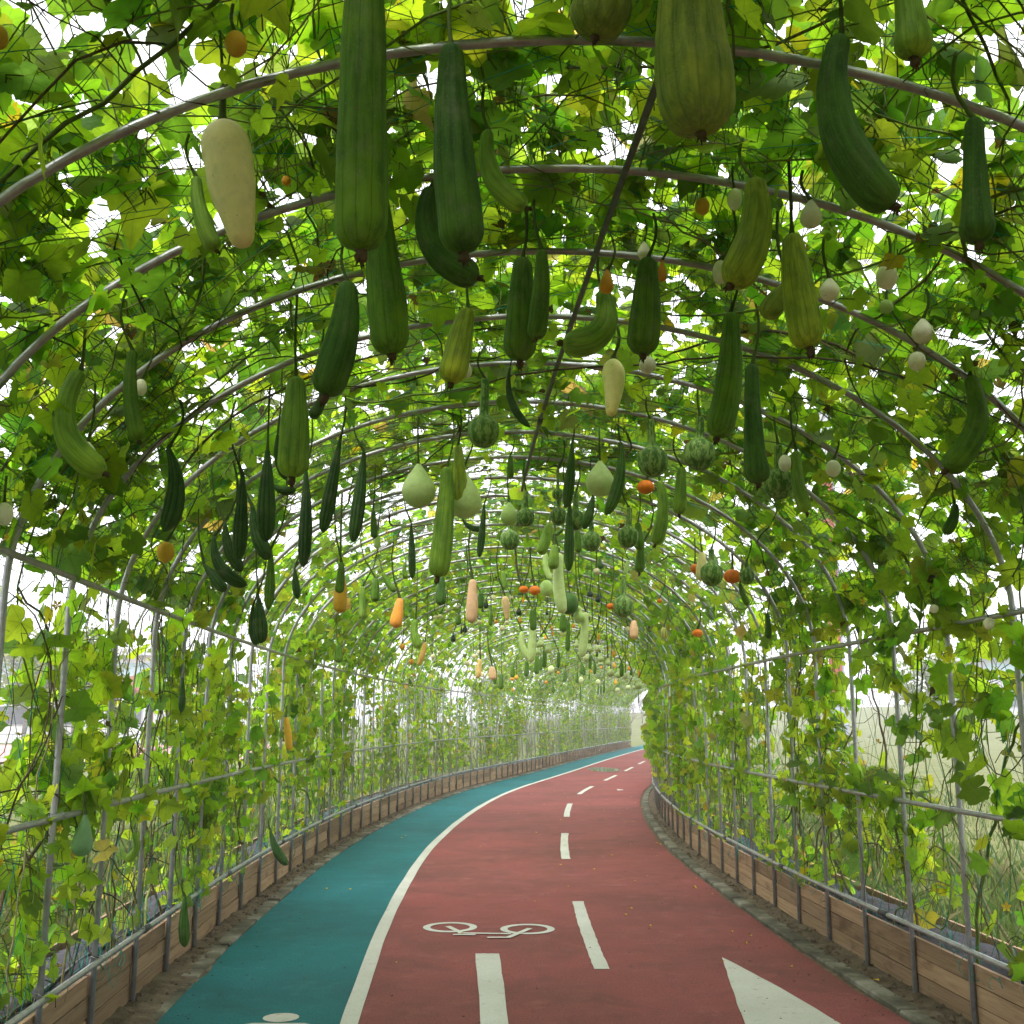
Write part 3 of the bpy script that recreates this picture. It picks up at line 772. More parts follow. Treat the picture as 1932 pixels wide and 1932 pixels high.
def make_leaves(n, s_fn, u_rng, r_rng, size_rng, clump, tilt, face_up, palp=PALP, seed=0, thresh=.5, cl_scale=1.3):
    r_ = np.random.default_rng(seed)
    out = []
    m = int(n * 4)
    s = s_fn(r_, m); u = r_.uniform(*u_rng, m)
    d = .6 * vnoise(s * cl_scale + seed, u * cl_scale) + .4 * vnoise(s * cl_scale * 2.7, u * cl_scale * 2.7 + seed)
    keep = r_.random(m) < np.clip((d - thresh) / max(clump, .01) + .5, 0.04, 1)
    s, u = s[keep][:n], u[keep][:n]
    n = len(s)
    r = r_.uniform(*r_rng, n)
    o, z, no, nh = profile(u)
    x, y, tx, ty = path_frame(s)
    Nw = np.stack([ty * no, -tx * no, nh], 1)
    p = surf(s, u, r)
    up = np.array([0, 0, 1.0])
    Z = nz(Nw * (1 - face_up) + up * face_up + tilt * r_.standard_normal((n, 3)))
    g = np.array([0, 0, -1.0]) + .75 * r_.standard_normal((n, 3)) + .35 * Nw * (-1)
    Y = nz(g - (g * Z).sum(1, keepdims=True) * Z)
    X = np.cross(Y, Z)
    sz = size_rng[0] + (size_rng[1] - size_rng[0]) * r_.random(n) ** 1.3
    ci = r_.choice(len(PAL), n, p=palp / palp.sum())
    tint = PAL[ci] * (0.82 + .36 * r_.random((n, 1))) * (1 + .10 * r_.standard_normal((n, 3)))
    fold = r_.normal(.10, .22, n) + (ci >= 6) * .7
    droop = r_.normal(-.28, .22, n); wave = r_.normal(0, .09, n); ph = r_.uniform(0, 6.3, n)
    sz = np.where(ci == 7, sz * .5, sz)
    tpl = r_.integers(0, 7, n)
    return dict(p=p, X=X, Y=Y, Z=Z, sz=sz, tint=np.clip(tint, .004, .9), fold=fold, droop=droop, wave=wave, ph=ph, tpl=tpl, s=s, u=u, r=r)
def cat(ds): return {k: np.concatenate([d[k] for d in ds]) for k in ds[0]}
def sub(d, i): return {k: v[i] for k, v in d.items()}
def leaf_geom(L, kind):
    V, T, C, U, n0 = [], [], [], [], 0
    for k in range(7):
        P, t = TPL[kind][k]
        i = np.where(L['tpl'] == k)[0]
        if not len(i): continue
        x, y = P[None, :, 0], P[None, :, 1]
        r2 = x * x + y * y; an = np.arctan2(x, y)
        z = L['fold'][i, None] * np.abs(x) + L['droop'][i, None] * y * np.abs(y) + L['wave'][i, None] * np.sin(3 * an + L['ph'][i, None]) * r2
        if kind == 'hi': z = z + .035 * np.sin(9 * an + L['ph'][i, None]) * r2 * r2
        z = z + L['wave'][i, None] * 1.2 * x * np.abs(y)
        v = L['p'][i, None] + L['sz'][i, None, None] * (x[..., None] * L['X'][i, None] + y[..., None] * L['Y'][i, None] + z[..., None] * L['Z'][i, None])
        m = len(P)
        V.append(v.reshape(-1, 3)); T.append((t[None] + (n0 + np.arange(len(i)) * m)[:, None, None]).reshape(-1, 3))
        C.append(np.repeat(L['tint'][i], m, 0)); U.append(np.tile(np.concatenate([P, np.zeros((m, 1))], 1), (len(i), 1)))
        n0 += len(i) * m
    return np.concatenate(V), np.concatenate(T), np.concatenate(C), np.concatenate(U)
def leaf_mesh(name, L, kind, origin=None):
    v, t, c, u = leaf_geom(L, kind)
    if origin is not None: v = v - origin
    return np_mesh(name, v, t, True, {'tint': c, 'leafuv': u})

vine_roof = tag(empty('gourd_vine'), 'gourd vines spread over the arched roof of the tunnel', 'vine', 'gourd vines on the tunnel')
vine_foot = tag(empty('gourd_vine'), 'gourd vines climbing the lattice wall beside the blue-green footpath', 'vine', 'gourd vines on the tunnel')
vine_bike = tag(empty('gourd_vine'), 'gourd vines climbing the lattice wall beside the red bike lane', 'vine', 'gourd vines on the tunnel')
UR0, UR1 = SPR + .25, ULEN - SPR - .25
uni = lambda a, b: (lambda r_, m: r_.uniform(a, b, m))
PALP_ROOF = PALP * np.array([1.2, .8, .45, 2.0, 1, .7, .8, 1.4])
far_p = PALP * np.array([1, 1.3, 2.0, .7, 1.2, 2.2, 1.6, 1.2])
roof_near = cat([make_leaves(3700, uni(-4.5, 5.6), (UR0 - .1, UR1 + .1), (.08, .46), (.06, .15), .40, .45, .5, PALP_ROOF, seed=14, thresh=.24),
                 make_leaves(7200, uni(-4.5, 9.5), (UR0, UR1), (.03, .42), (.065, .16), .34, .42, .55, PALP_ROOF, seed=1, thresh=.30),
                 make_leaves(5600, uni(-4.5, 9), (UR0, UR1), (.02, .30), (.045, .095), .34, .5, .5, PALP_ROOF, seed=9, thresh=.33),
                 make_leaves(3900, uni(9.5, 19), (UR0, UR1), (.02, .30), (.055, .12), .28, .45, .5, seed=2, thresh=.38),
                 make_leaves(900, uni(1, 14), (UR0, UR1), (-.14, .02), (.045, .10), .3, .7, .2, seed=3, thresh=.55)])
roof_far = cat([make_leaves(15500, uni(13, 38), (UR0, UR1), (.0, .26), (.045, .095), .30, .55, .35, far_p, seed=4, thresh=.38),
                make_leaves(21000, uni(36, S1), (UR0, UR1), (.0, .24), (.045, .095), .34, .55, .3, far_p, seed=5, thresh=.40),
                make_leaves(4200, uni(13, S1), (UR0, UR1), (-.16, .0), (.04, .075), .3, .8, .2, far_p, seed=6, thresh=.5)])
WALLP = PALP * np.array([1, 1.5, 2.0, .5, 1.1, .8, .8, .5])
def wall(side, seed):
    ua = (lambda lo, hi: (lo, hi)) if side < 0 else (lambda lo, hi: (ULEN - hi, ULEN - lo))
    near = cat([make_leaves(1850, uni(-3, 8), ua(1.05, 2.5), (-.06, .24), (.045, .130), .30, .55, .28, WALLP, seed=seed + 1, thresh=.44),
                make_leaves(640, uni(1, 9), ua(.40, 1.25), (-.05, .30), (.045, .105), .30, .6, .30, WALLP, seed=seed + 2, thresh=.50),
                make_leaves(1800, uni(8, 16), ua(.9, 2.5), (-.06, .20), (.045, .11), .28, .55, .25, WALLP, seed=seed + 3, thresh=.46),
                make_leaves(620, uni(8, 16), ua(.35, 1.1), (-.03, .2), (.035, .08), .26, .6, .25, WALLP, seed=seed + 4, thresh=.50)])
    far = cat([make_leaves(5000, uni(15, 34), ua(.5, 2.5), (-.05, .22), (.035, .08), .30, .6, .2, far_p, seed=seed + 5, thresh=.48),
               make_leaves(7600, uni(32, S1), ua(.4, 2.5), (-.05, .2), (.035, .075), .34, .6, .2, far_p, seed=seed + 6, thresh=.52)])
    return near, far
foot_near, foot_far = wall(-1, 20)
bike_near, bike_far = wall(1, 40)
for d_ in (foot_near, foot_far, bike_near, bike_far): d_['tint'] = np.clip(d_['tint'] * np.array([1.17, 1.13, 1.3]), .004, .5)
# a heavy curtain of big leaves hangs into the lane where the wall turns away
bike_near = cat([bike_near, make_leaves(300, uni(17.5, 22.5), (ULEN - 2.75, ULEN - .9), (-.22, .05), (.07, .14), .3, .5, .15, seed=61, thresh=.40, cl_scale=1.0)])
bike_near = cat([bike_near, make_leaves(90, uni(4.6, 7.2), (ULEN - 2.3, ULEN - .8), (-.10, .05), (.07, .13), .3, .45, .2, PALP * np.array([1, .5, .3, 2.2, 1.5, .4, 0, .4]), seed=62, thresh=.45)])

def petioles(mb, L):
    for i in np.where((L['s'] > .5) & (L['s'] < 13))[0]:
        p = L['p'][i]; b = surf(L['s'][i] + random.uniform(-.08, .08), L['u'][i] + random.uniform(-.08, .08), min(L['r'][i], .06) - .02)
        mid = (p + b) / 2 + np.array([random.uniform(-.02, .02), random.uniform(-.02, .02), random.uniform(0, .03)])
        c = (.17, .25, .045) if random.random() < .8 else (.12, .10, .05)
        mb.tube([b, mid, p], .0022, 4, False, col=c)
def place_leaves(vine, near, far, n_single):
    x, y, d = to_pix(near['p'])
    vis = (d > .8) & (x > -120) & (x < PIX + 120) & (y > -120) & (y < PIX + 120)
    score = np.where(vis, near['sz'] / np.maximum(d, .5), 0) * np.where(near['r'] < .12, 1.25, 1.0)
    idx = np.argsort(-score)[:n_single]
    rest = np.setdiff1d(np.arange(len(near['s'])), idx)
    for i in idx:
        L = sub(near, np.array([i])); org = L['p'][0]
        link('leaf', leaf_mesh('leaf', L, 'hi', org), M['leaf'], vine, org)
    o = link('foliage', leaf_mesh('foliage', sub(near, rest), 'mid'), M['leaf'], vine); o['kind'] = 'stuff'
    o = link('foliage', leaf_mesh('foliage', far, 'lo'), M['leaf'], vine); o['kind'] = 'stuff'
place_leaves(vine_roof, roof_near, roof_far, 290)
place_leaves(vine_foot, foot_near, foot_far, 200)
place_leaves(vine_bike, bike_near, bike_far, 240)

# ---- stems, runners and tendrils: wandering lines on the tunnel skin
STC = np.array([(.20, .28, .06), (.27, .32, .085), (.14, .19, .05), (.17, .13, .075), (.085, .06, .04), (.34, .32, .16)])
def walk_line(s, u, h, n, step, wander, r0, ramp_r=.05, lo=0.25, hi=None):
    hi = hi or ULEN - .25
    P = []; dh = 0.0; r = r0
    for _ in range(n):
        P.append((s, u, r))
        dh = .6 * dh + random.gauss(0, wander); h += dh
        s += step * math.sin(h); u += step * math.cos(h)
        r = max(-.06, min(.22, r + random.gauss(0, .012)))
        if u < lo or u > hi or s < -5 or s > S1: break
    return np.array(P) if len(P) > 2 else None
def stems(mb, count, s_rng, u_rng, n_rng, step, wander, rad_rng, up=True, sides=4, cols=STC, prob=None, head=None):
    for _ in range(count):
        s = random.uniform(*s_rng); u = random.uniform(*u_rng)
        h = head() if head else random.uniform(0, 6.3)
        P = walk_line(s, u, h, random.randint(*n_rng), step, wander, random.uniform(-.01, .08))
        if P is None: continue
        r = random.uniform(*rad_rng)
        c = cols[random.choices(range(len(cols)), prob)[0]] * random.uniform(.75, 1.2)
        mb.tube(surf(P[:, 0], P[:, 1], P[:, 2]), r * np.interp(np.linspace(0, 1, len(P)), [0, .12, .7, 1], [.35, 1, .75, .12]), sides, False, col=c)
def tendrils(mb, count, s_rng, u_rng):
    for _ in range(count):
        s = random.uniform(*s_rng); u = random.uniform(*u_rng); p = surf(s, u, random.uniform(-.03, .06))
        n = 22; t = np.linspace(0, 1, n); turns = random.uniform(1, 5); L_ = random.uniform(.05, .18); rr = random.uniform(.004, .014)
        d = nz(np.array([random.gauss(0, 1), random.gauss(0, 1), random.gauss(-.5, .7)])); a = nz(np.cross(d, (0.3, .5, .8))); b = np.cross(d, a)
        w = np.clip(t * 2 - .5, 0, 1)
        q = p + d * (L_ * t)[:, None] + (rr * w * np.cos(t * turns * 6.3))[:, None] * a + (rr * w * np.sin(t * turns * 6.3))[:, None] * b
        mb.tube(q, .0011, 3, False, col=STC[random.choice([0, 1, 3, 4, 5])])
upL = lambda: random.gauss(0, .35)
upR = lambda: math.pi + random.gauss(0, .35)
any_h = lambda: random.uniform(0, 6.3)
mb = MB()
petioles(mb, sub(roof_near, roof_near['s'] < 13))
stems(mb, 620, (-3, 13), (UR0 - .2, UR1 + .2), (10, 34), .13, .22, (.0020, .0050), prob=[4, 3, 3, 1.5, 1, 2], head=any_h)
stems(mb, 70, (0, 10), (UR0, UR1), (14, 34), .13, .12, (.005, .0085), sides=6, prob=[4, 3, 2, 2, 1, 1], head=any_h)
stems(mb, 800, (0, 13), (UR0, UR1), (5, 14), .10, .4, (.0011, .0022), prob=[2, 2, 2, 3, 3, 2], sides=3, head=any_h)
stems(mb, 1500, (12, S1), (UR0 - .2, UR1 + .2), (8, 20), .2, .3, (.0022, .0050), sides=3, prob=[4, 4, 2, 2, 1, 3], head=any_h)
tendrils(mb, 600, (1.5, 11), (UR0, UR1))
mb.build('runners', M['stem'], vine_roof, True)['kind'] = 'stuff'
for vine, side, near in ((vine_foot, -1, foot_near), (vine_bike, 1, bike_near)):
    ur = (.27, .5) if side < 0 else (ULEN - .5, ULEN - .27); um = (.4, 2.4) if side < 0 else (ULEN - 2.4, ULEN - .4)
    hd = upL if side < 0 else upR
    mb = MB()
    petioles(mb, near)
    stems(mb, 120, (-2, 16), ur, (14, 34), .10, .16, (.0022, .0050), prob=[2, 3, 2, 3, 2, 3], head=hd)
    stems(mb, 240, (0, 16), um, (6, 18), .10, .3, (.0014, .0032), prob=[2, 3, 2, 3, 2, 3], head=any_h, sides=3)
    stems(mb, 1300, (15, S1), ur, (12, 26), .12, .14, (.0024, .0052), sides=3, prob=[3, 4, 2, 3, 1, 4], head=hd)
    stems(mb, 500, (15, S1), um, (6, 14), .14, .3, (.002, .0035), sides=3, prob=[3, 4, 2, 3, 1, 4], head=any_h)
    tendrils(mb, 160, (3, 12), um)
    mb.build('runners', M['stem'], vine, True)['kind'] = 'stuff'
    for k in range(26):                                    # thick old stems rising out of the soil
        s = 3.2 + k * .52 + random.uniform(-.15, .15)
        P = walk_line(s, .25 if side < 0 else ULEN - .25, hd(), 26, .10, .15, .05, lo=.2, hi=ULEN - .2)
        if P is None or len(P) < 8: continue
        r = random.uniform(.005, .010); mb = MB()
        c = STC[random.choice([1, 3, 5, 5, 0])] * random.uniform(.8, 1.1)
        pts = surf(P[:, 0], P[:, 1], P[:, 2] + .04); pts = np.concatenate([[W(s, side * (PLB + .15), .26)], pts])
        mb.tube(pts, np.linspace(r * 1.2, r * .6, len(pts)), 7, col=c)
        mb.build('main_stem', M['stem'], vine, True)
# ---- blossoms on the vines
mb = MB()
for k in range(5):
    a = k * 2 * math.pi / 5; c, s_ = math.cos(a), math.sin(a); c2, s2 = math.cos(a + .5), math.sin(a + .5); c3, s3 = math.cos(a - .5), math.sin(a - .5)
    mb.add([(0, 0, 0), (.6 * c2, .6 * s2, .3), (c, s_, .45), (.6 * c3, .6 * s3, .3), (.55 * c, .55 * s_, .2)], t=[(0, 4, 1), (1, 4, 2), (2, 4, 3), (3, 4, 0)])
mb.tube([(0, 0, .05), (0, 0, .35)], [.09, .06], 5)
flower_me = mb.mesh('flower', True)
for vine, u0, u1, cnt in ((vine_foot, .5, 2.4, 34), (vine_bike, ULEN - 2.4, ULEN - .5, 46), (vine_roof, UR0, UR1, 36)):
    for k in range(cnt):
        s = 4 + 24 * random.random() ** 1.2; p = surf(s, random.uniform(u0, u1), random.uniform(-.07, .0))
        o = link('flower', flower_me, M['petal'], vine, p)
        o.rotation_euler = (random.uniform(-1.8, 1.8), random.uniform(-1.8, 1.8), random.uniform(0, 6)); o.scale = (random.uniform(.018, .032),) * 3

# ================================================================ FRUIT
TINT = dict(green=(.062, .138, .010), deep=(.036, .096, .012), dark=(.027, .072, .016), light=(.135, .245, .030), yellowish=(.205, .275, .025), olive=(.165, .215, .034),
            cream=(.74, .62, .37), lemon=(.74, .66, .30), pale=(.50, .62, .26), palegreen=(.36, .50, .16), white=(.74, .70, .58), orange=(.66, .27, .02), amber=(.60, .32, .03),
            pumpkin=(.68, .165, .012), beige=(.68, .46, .25), pink=(.66, .40, .24), black=(.016, .034, .024), calabash=(.050, .125, .020))
def shape(kind, z, L, R):
    t = z / L
    def caps(r, a, b, rb):
        if a > 0: r = r * np.sqrt(np.clip(1 - (1 - np.clip(z / a, 0, 1)) ** 2, 0, 1))
        q = np.clip((L - z) / b, 0, 1)
        return r * (rb + (1 - rb) * np.sqrt(np.clip(1 - (1 - q) ** 2, 0, 1)))
    if kind in ('luffa', 'warty'):
        r = np.interp(t, [0, .08, .35, .7, .9, 1], [.50, .60, .82, 1, 1, .95]); return R * caps(r, .5 * R, 1.0 * R, .22)
    if kind == 'club':
        r = np.interp(t, [0, .08, .45, .7, .9, 1], [.46, .54, .66, .8, 1, 1]); return R * caps(r, .5 * R, 1.0 * R, .18)
    if kind == 'ridge':
        r = np.interp(t, [0, .08, .3, .62, .85, .95, 1], [.26, .34, .68, 1, .92, .62, .2]); return R * caps(r, .2 * R, .3 * R, .4)
    if kind == 'squash':
        r = np.interp(t, [0, .06, .28, .5, .8, 1], [.80, .88, 1, .93, .64, .42]); return R * caps(r, 1.1 * R, .45 * R, .3)
    if kind == 'rod':
        r = np.interp(t, [0, .08, .3, .55, .78, .93, 1], [.46, .60, .80, .95, 1, .84, .55]); return R * caps(r, .4 * R, .6 * R, .15)
    if kind == 'long':
        r = np.interp(t, [0, .1, .5, .8, .95, 1], [.55, .72, .95, 1, .75, .32]); return R * caps(r, .4 * R, .3 * R, .3)
    c = L - R
    sph = R * np.sqrt(np.clip(1 - ((z - c) / R) ** 2, 0, 1))
    if kind == 'pear':
        up = R * (.14 + .86 * np.sin(math.pi / 2 * np.clip(z / c, 0, 1) ** 1.15)); return np.where(z < c, up, sph)
    if kind == 'bottle':
        nk = .26 * R * np.clip(np.sqrt(np.clip(z / (.15 * R), 0, 1)), 0, 1) * (1 + .25 * z / L); k = np.clip((z - (L - 2.25 * R)) / (.95 * R), 0, 1); k = k * k * (3 - 2 * k)
        body = R * np.sqrt(np.clip(1 - ((np.maximum(z, c) - c) / R) ** 2, 0, 1)); up = nk + (R - nk) * np.sin(k * math.pi / 2) ** .8
        return np.where(z < c, up, body)
    if kind == 'double':
        R2 = .56 * R; c2 = max(R2, c - R * 1.0 - R2 * .45)
        s2 = R2 * np.sqrt(np.clip(1 - ((z - c2) / R2) ** 2, 0, 1)); w = np.where((z > c2) & (z < c), .36 * R, 0)
        return np.maximum(np.maximum(sph, s2), w)
    ez = L / 2
    return R * np.sqrt(np.clip(1 - ((z - ez) / ez) ** 2, 0, 1))
STYLE = dict(luffa='sponge', club='sponge', warty='warty', ridge='ridged', squash='smooth', rod='smooth', long='smooth', pear='smooth', bottle='mottled', double='smooth', round='smooth', pumpkin='smooth', striped='striped')
NAME = dict(luffa='sponge_gourd', club='sponge_gourd', warty='warty_gourd', ridge='ridged_gourd', squash='squash', rod='squash', long='long_gourd', pear='pear_gourd', bottle='bottle_gourd', double='double_gourd', round='round_gourd', pumpkin='pumpkin', striped='striped_gourd')
def hang_y(px, py, drop):
    """distance at which the ray through a fruit's top comes within `drop` of the roof (or meets the side wall)"""
    r = pix_ray(px, py)
    for y in np.arange(1.0, 68, .03):
        p = np.array([0, 0, CAM_H]) + r * (y / r[1])
        s, o = to_path(p[0], p[1])
        if abs(o) > HW - .10 or vault(o) - p[2] <= drop: return y
    return 66.0
fruit_log = []
BLADE = mat_tinted('dry_blossom_end', 0.9, 90, .6)
def fruit(kind, pts, w, drop=.12, tint='green', label=None, tip=None, group=None, y=None, stem=True, cat='gourd'):
    pts = [np.array(p, float) for p in pts]
    if len(pts) == 2: pts = [pts[0], (pts[0] + pts[1]) / 2, pts[1]]
    Y = y or hang_y(pts[0][0], pts[0][1], drop)
    A3 = [pix_at(p[0], p[1], Y) for p in pts]
    dep = cam_depth((A3[0] + A3[2]) / 2)
    R = w / 2 * dep / FPX
    near = w > 24
    nr, ns = (34, 40) if near else (16, 20) if w > 13 else (11, 10)
    tt = (1 - np.cos(np.linspace(0, math.pi, nr))) / 2
    tt = .5 * tt + .5 * np.linspace(0, 1, nr)
    l1 = np.linalg.norm(A3[1] - A3[0]); l2 = np.linalg.norm(A3[2] - A3[1]); tm = l1 / (l1 + l2)
    # parabola through the three points
    t_ = tt[:, None]
    sp = A3[0] * ((t_ - tm) * (t_ - 1) / (tm)) + A3[1] * (t_ * (t_ - 1) / (tm * (tm - 1))) + A3[2] * (t_ * (t_ - tm) / (1 - tm))
    L = np.sum(np.linalg.norm(np.diff(sp, axis=0), axis=1))
    org = A3[0].copy(); sp = sp - org
    tg = nz(np.gradient(sp, axis=0)); a = nz(np.stack([-tg[:, 2], 0 * tt, tg[:, 0]], 1)); b = np.array([0, 1.0, 0])
    rad = shape(kind, tt * L, L, R)
    th = np.arange(ns) * 2 * math.pi / ns + random.uniform(0, .3)
    rg = random.Random(hash((round(pts[0][0]), round(pts[0][1]))) & 0xffff)
    amp = {'luffa': .034, 'club': .024, 'warty': .045, 'ridge': .085, 'pumpkin': .06}.get(kind, 0.0)
    k = 10 if kind != 'pumpkin' else 9
    lump = 1 + .10 * (vnoise(tt[:, None] * 4 + rg.random() * 50, np.cos(th)[None] + 3) - .5) * (kind in ('luffa', 'club', 'warty', 'squash', 'long', 'rod'))
    rr = rad[:, None] * (1 + (amp * np.cos(k * th)[None] if near or ns >= 20 else 0)) * lump
    if kind == 'warty' and near: rr = rr * (1 + .03 * (vnoise(tt[:, None] * 40, th[None] * 9) - .5))
    v = sp[:, None] + rr[..., None] * (np.cos(th)[None, :, None] * a[:, None] + np.sin(th)[None, :, None] * b)
    skin = np.stack([rr * np.cos(th)[None], rr * np.sin(th)[None], np.repeat((tt * L)[:, None], ns, 1)], -1)
    skin += rg.random() * 9
    skin[..., :2] -= skin[..., :2].mean((0, 1)) * 0
    i = np.arange(nr - 1)[:, None] * ns; j = np.arange(ns)[None]; kk = (j + 1) % ns
    q = np.stack([i + j, i + j + ns, i + kk + ns, i + kk], -1).reshape(-1, 4)
    n0 = nr * ns
    v = np.concatenate([v.reshape(-1, 3), [sp[0] - tg[0] * R * .02], [sp[-1]]])
    skin = skin.reshape(-1, 3) - 0
    skin = np.concatenate([skin, skin[:1], skin[-1:]])
    t = [(n0, x_, (x_ + 1) % ns) for x_ in range(ns)] + [(n0 + 1, n0 - ns + (x_ + 1) % ns, n0 - ns + x_) for x_ in range(ns)]
    base = np.array(TINT[tint] if isinstance(tint, str) else tint) * rg.uniform(1.12, 1.42)
    end = base * np.array([1.35, 1.22, 1.05]) if kind in ('luffa', 'club', 'ridge') else base * np.array([1.0, .92, .8]) if kind == 'squash' else base
    col = base[None] + (end - base)[None] * (np.clip((tt - .55) / .45, 0, 1) ** 1.5)[:, None]
    col = np.concatenate([np.repeat(col, ns, 0), col[:1], col[-1:]])
    # skin coordinates must be centred for the angle: shift only along the length
    sh = rg.random() * 9
    sk = np.stack([(rr * np.cos(th)[None]).ravel(), (rr * np.sin(th)[None]).ravel(), np.repeat(tt * L, ns) + sh], 1)
    sk = np.concatenate([sk, [[0, 0, sh]], [[0, 0, sh + L]]])
    root = empty(NAME[kind], org)
    tag(root, label, 'pumpkin' if kind == 'pumpkin' else 'squash' if kind in ('squash', 'rod') else 'gourd', group)
    body = link('body', np_mesh('body', v, [np.array(t), q], True, {'tint': col, 'skin': sk}), M['skin_' + STYLE[kind]], root)
    if stem:
        s, o = to_path(org[0], org[1])
        gap = min(max(.06, vault(o) + .04 - org[2]), max(drop * 1.6, .3)) if abs(o) < HW - .12 else .10
        n = 7 if near else 4; z = np.linspace(0, 1, n)
        bx, by = rg.uniform(-.18, .18) * gap, rg.uniform(-.15, .15) * gap
        sr = np.clip(R * .16, .0018, .006) if kind not in ('squash', 'rod', 'pumpkin') else np.clip(R * .16, .003, .010)
        P = np.stack([bx * np.sin(z * 3.0) + bx * z, by * np.sin(z * 2.5), z * gap], 1)
        P[0] = tg[0] * R * .12
        P[1:] -= (tg[0] * R * .0)
        mb = MB(); mb.tube(P, np.concatenate([[sr * 1.8], np.full(n - 1, sr)]), 6 if near else 4, False, col=np.array((.11, .16, .04)) * rg.uniform(.6, 1.3))
        mb.build('stem', M['stem'], root, True)
    if tip is None: tip = kind in ('luffa', 'club', 'warty') and w > 20
    if tip:
        e, d = sp[-1], tg[-1]; er = max(.28 * R * (1 if kind != 'warty' else .6), .004)
        n = 5; z = np.linspace(0, 1, n)
        ln_ = er * rg.uniform(1.2, 2.6)
        P = e - d * er * .3 + d * (z * ln_)[:, None] + np.stack([.25 * er * np.sin(z * 4), .2 * er * np.sin(z * 5 + 1), 0 * z], 1)
        mb = MB(); mb.tube(P, er * np.array([1.0, .75, .85, 1.0, .55]), 7, True, col=(.10, .065, .035))
        for _ in range(6):
            dd = nz(d + .7 * np.array([rg.gauss(0, 1), rg.gauss(0, 1), rg.gauss(0, 1)])); p0 = P[-2]
            mb.tube([p0, p0 + dd * er * .8, p0 + dd * er * 1.3 + np.array([0, 0, -er * .3])], [er * .3, er * .2, er * .05], 4, False, col=(.07, .045, .025))
        mb.build('blossom_end', BLADE, root, True)
    fruit_log.append((NAME[kind], round(Y, 2), round(L, 2), round(2 * R, 3), pts[0].tolist()))
    return root
F = fruit
# --- large sponge gourds near the front
F('luffa', [(691, -150), (684, 180), (680, 472)], 97, .10, 'green', 'longest straight sponge gourd with brown dried tip, hanging below the roof hoops')
F('luffa', [(851, 83), (857, 280), (873, 476)], 82, .12, 'deep', 'dark upright sponge gourd hanging in front of a curved green one')
F('luffa', [(814, 352), (822, 470), (902, 524)], 56, .16, 'deep', 'curved dark sponge gourd tucked behind the dark upright one')
F('luffa', [(922, 245), (936, 345), (992, 392)], 42, .12, 'light', 'small light green sponge gourd curled like a comma')
F('squash', [(420, 228), (437, 340), (460, 466)], 97, .08, 'cream', 'cream squash tapering to a narrow end, largest of the cream ones')
F('luffa', [(371, 333), (378, 400), (408, 472)], 33, .12, 'light', 'slim bent sponge gourd beside the big cream squash')
F('luffa', [(712, 365), (725, 520), (738, 668)], 72, .14, 'green', 'long sponge gourd half hidden behind the longest one')
F('luffa', [(656, 530), (644, 640), (613, 745)], 66, .14, 'deep', 'slanting dark green sponge gourd with a brown tip')
F('luffa', [(610, 735), (603, 765), (586, 788)], 22, .3, 'dark', 'small dark gourd showing under the slanting sponge gourd', tip=False)
F('luffa', [(559, 710), (556, 800), (550, 900)], 58, .35, 'light', 'light green ribbed sponge gourd among the dark ridged gourds')
F('luffa', [(154, 697), (124, 815), (196, 893)], 50, .12, 'light', 'sponge gourd bent like a banana near the footpath wall')
F('luffa', [(251, 660), (246, 745), (262, 832)], 31, .2, 'green', 'narrow sponge gourd with brown tip near the footpath wall')
F('warty', [(1298, -120), (1303, 70), (1320, 250)], 142, .06, 'olive', 'fat warty olive gourd, thickest of all')
F('warty', [(1150, -70), (1138, 0), (1122, 68)], 112, .05, 'olive', 'blunt olive gourd end poking below the roof leaves', tip=True)
F('luffa', [(1588, 66), (1585, 250), (1684, 388)], 78, .12, 'deep', 'big dark sponge gourd hooked to one side with a shaggy brown end')
F('club', [(1838, 222), (1840, 340), (1846, 456)], 66, .18, 'deep', 'dark club-shaped sponge gourd on a curly stalk')
F('club', [(1702, -70), (1714, 10), (1724, 108)], 76, .06, 'light', 'pale green gourd with dried flower scar on its blunt end')
F('luffa', [(1422, 335), (1424, 430), (1378, 537)], 70, .12, 'yellowish', 'yellow-green sponge gourd bowed to one side beside white round gourds')
F('luffa', [(1494, 440), (1506, 540), (1526, 655)], 66, .25, 'yellowish', 'yellowish ribbed sponge gourd with a short one behind it')
F('luffa', [(1492, 535), (1468, 565), (1444, 598)], 44, .3, 'olive', 'short slanting sponge gourd behind the yellowish ribbed one', tip=False)
F('luffa', [(986, 485), (983, 585), (980, 680)], 58, .18, 'green', 'ribbed green sponge gourd with a slimmer twin at its side')
F('luffa', [(1022, 470), (1021, 545), (1010, 640)], 36, .2, 'green', 'slim green sponge gourd touching its thicker twin')
F('luffa', [(1136, 545), (1128, 632), (1062, 648)], 54, .12, 'light', 'hooked sponge gourd in front of the ridge rail')
F('luffa', [(1222, 485), (1218, 575), (1212, 668)], 60, .16, 'green', 'mottled green sponge gourd hanging right above a white round gourd'.replace('right ', ''))
F('luffa', [(884, 580), (866, 650), (850, 722)], 52, .2, 'yellowish', 'yellow-green sponge gourd leaning towards a striped bottle gourd')
F('squash', [(1155, 677), (1158, 730), (1152, 785)], 42, .14, 'lemon', 'small lemon-cream squash with brown scars', y=None)
F('luffa', [(1378, 588), (1376, 710), (1352, 825)], 52, .2, 'green', 'long green sponge gourd next to a dark straight one')
F('club', [(1419, 685), (1421, 795), (1430, 912)], 48, .25, 'deep', 'dark straight sponge gourd above a mottled bottle gourd')
F('luffa', [(1828, 708), (1842, 800), (1786, 886)], 46, .06, 'green', 'bowed sponge gourd at the shoulder of the arch above the bike lane wall')
F('luffa', [(1801, 950), (1799, 978), (1782, 1006)], 22, .10, 'deep', 'small dark curved gourd tied with a tendril at the bike lane wall', tip=False)
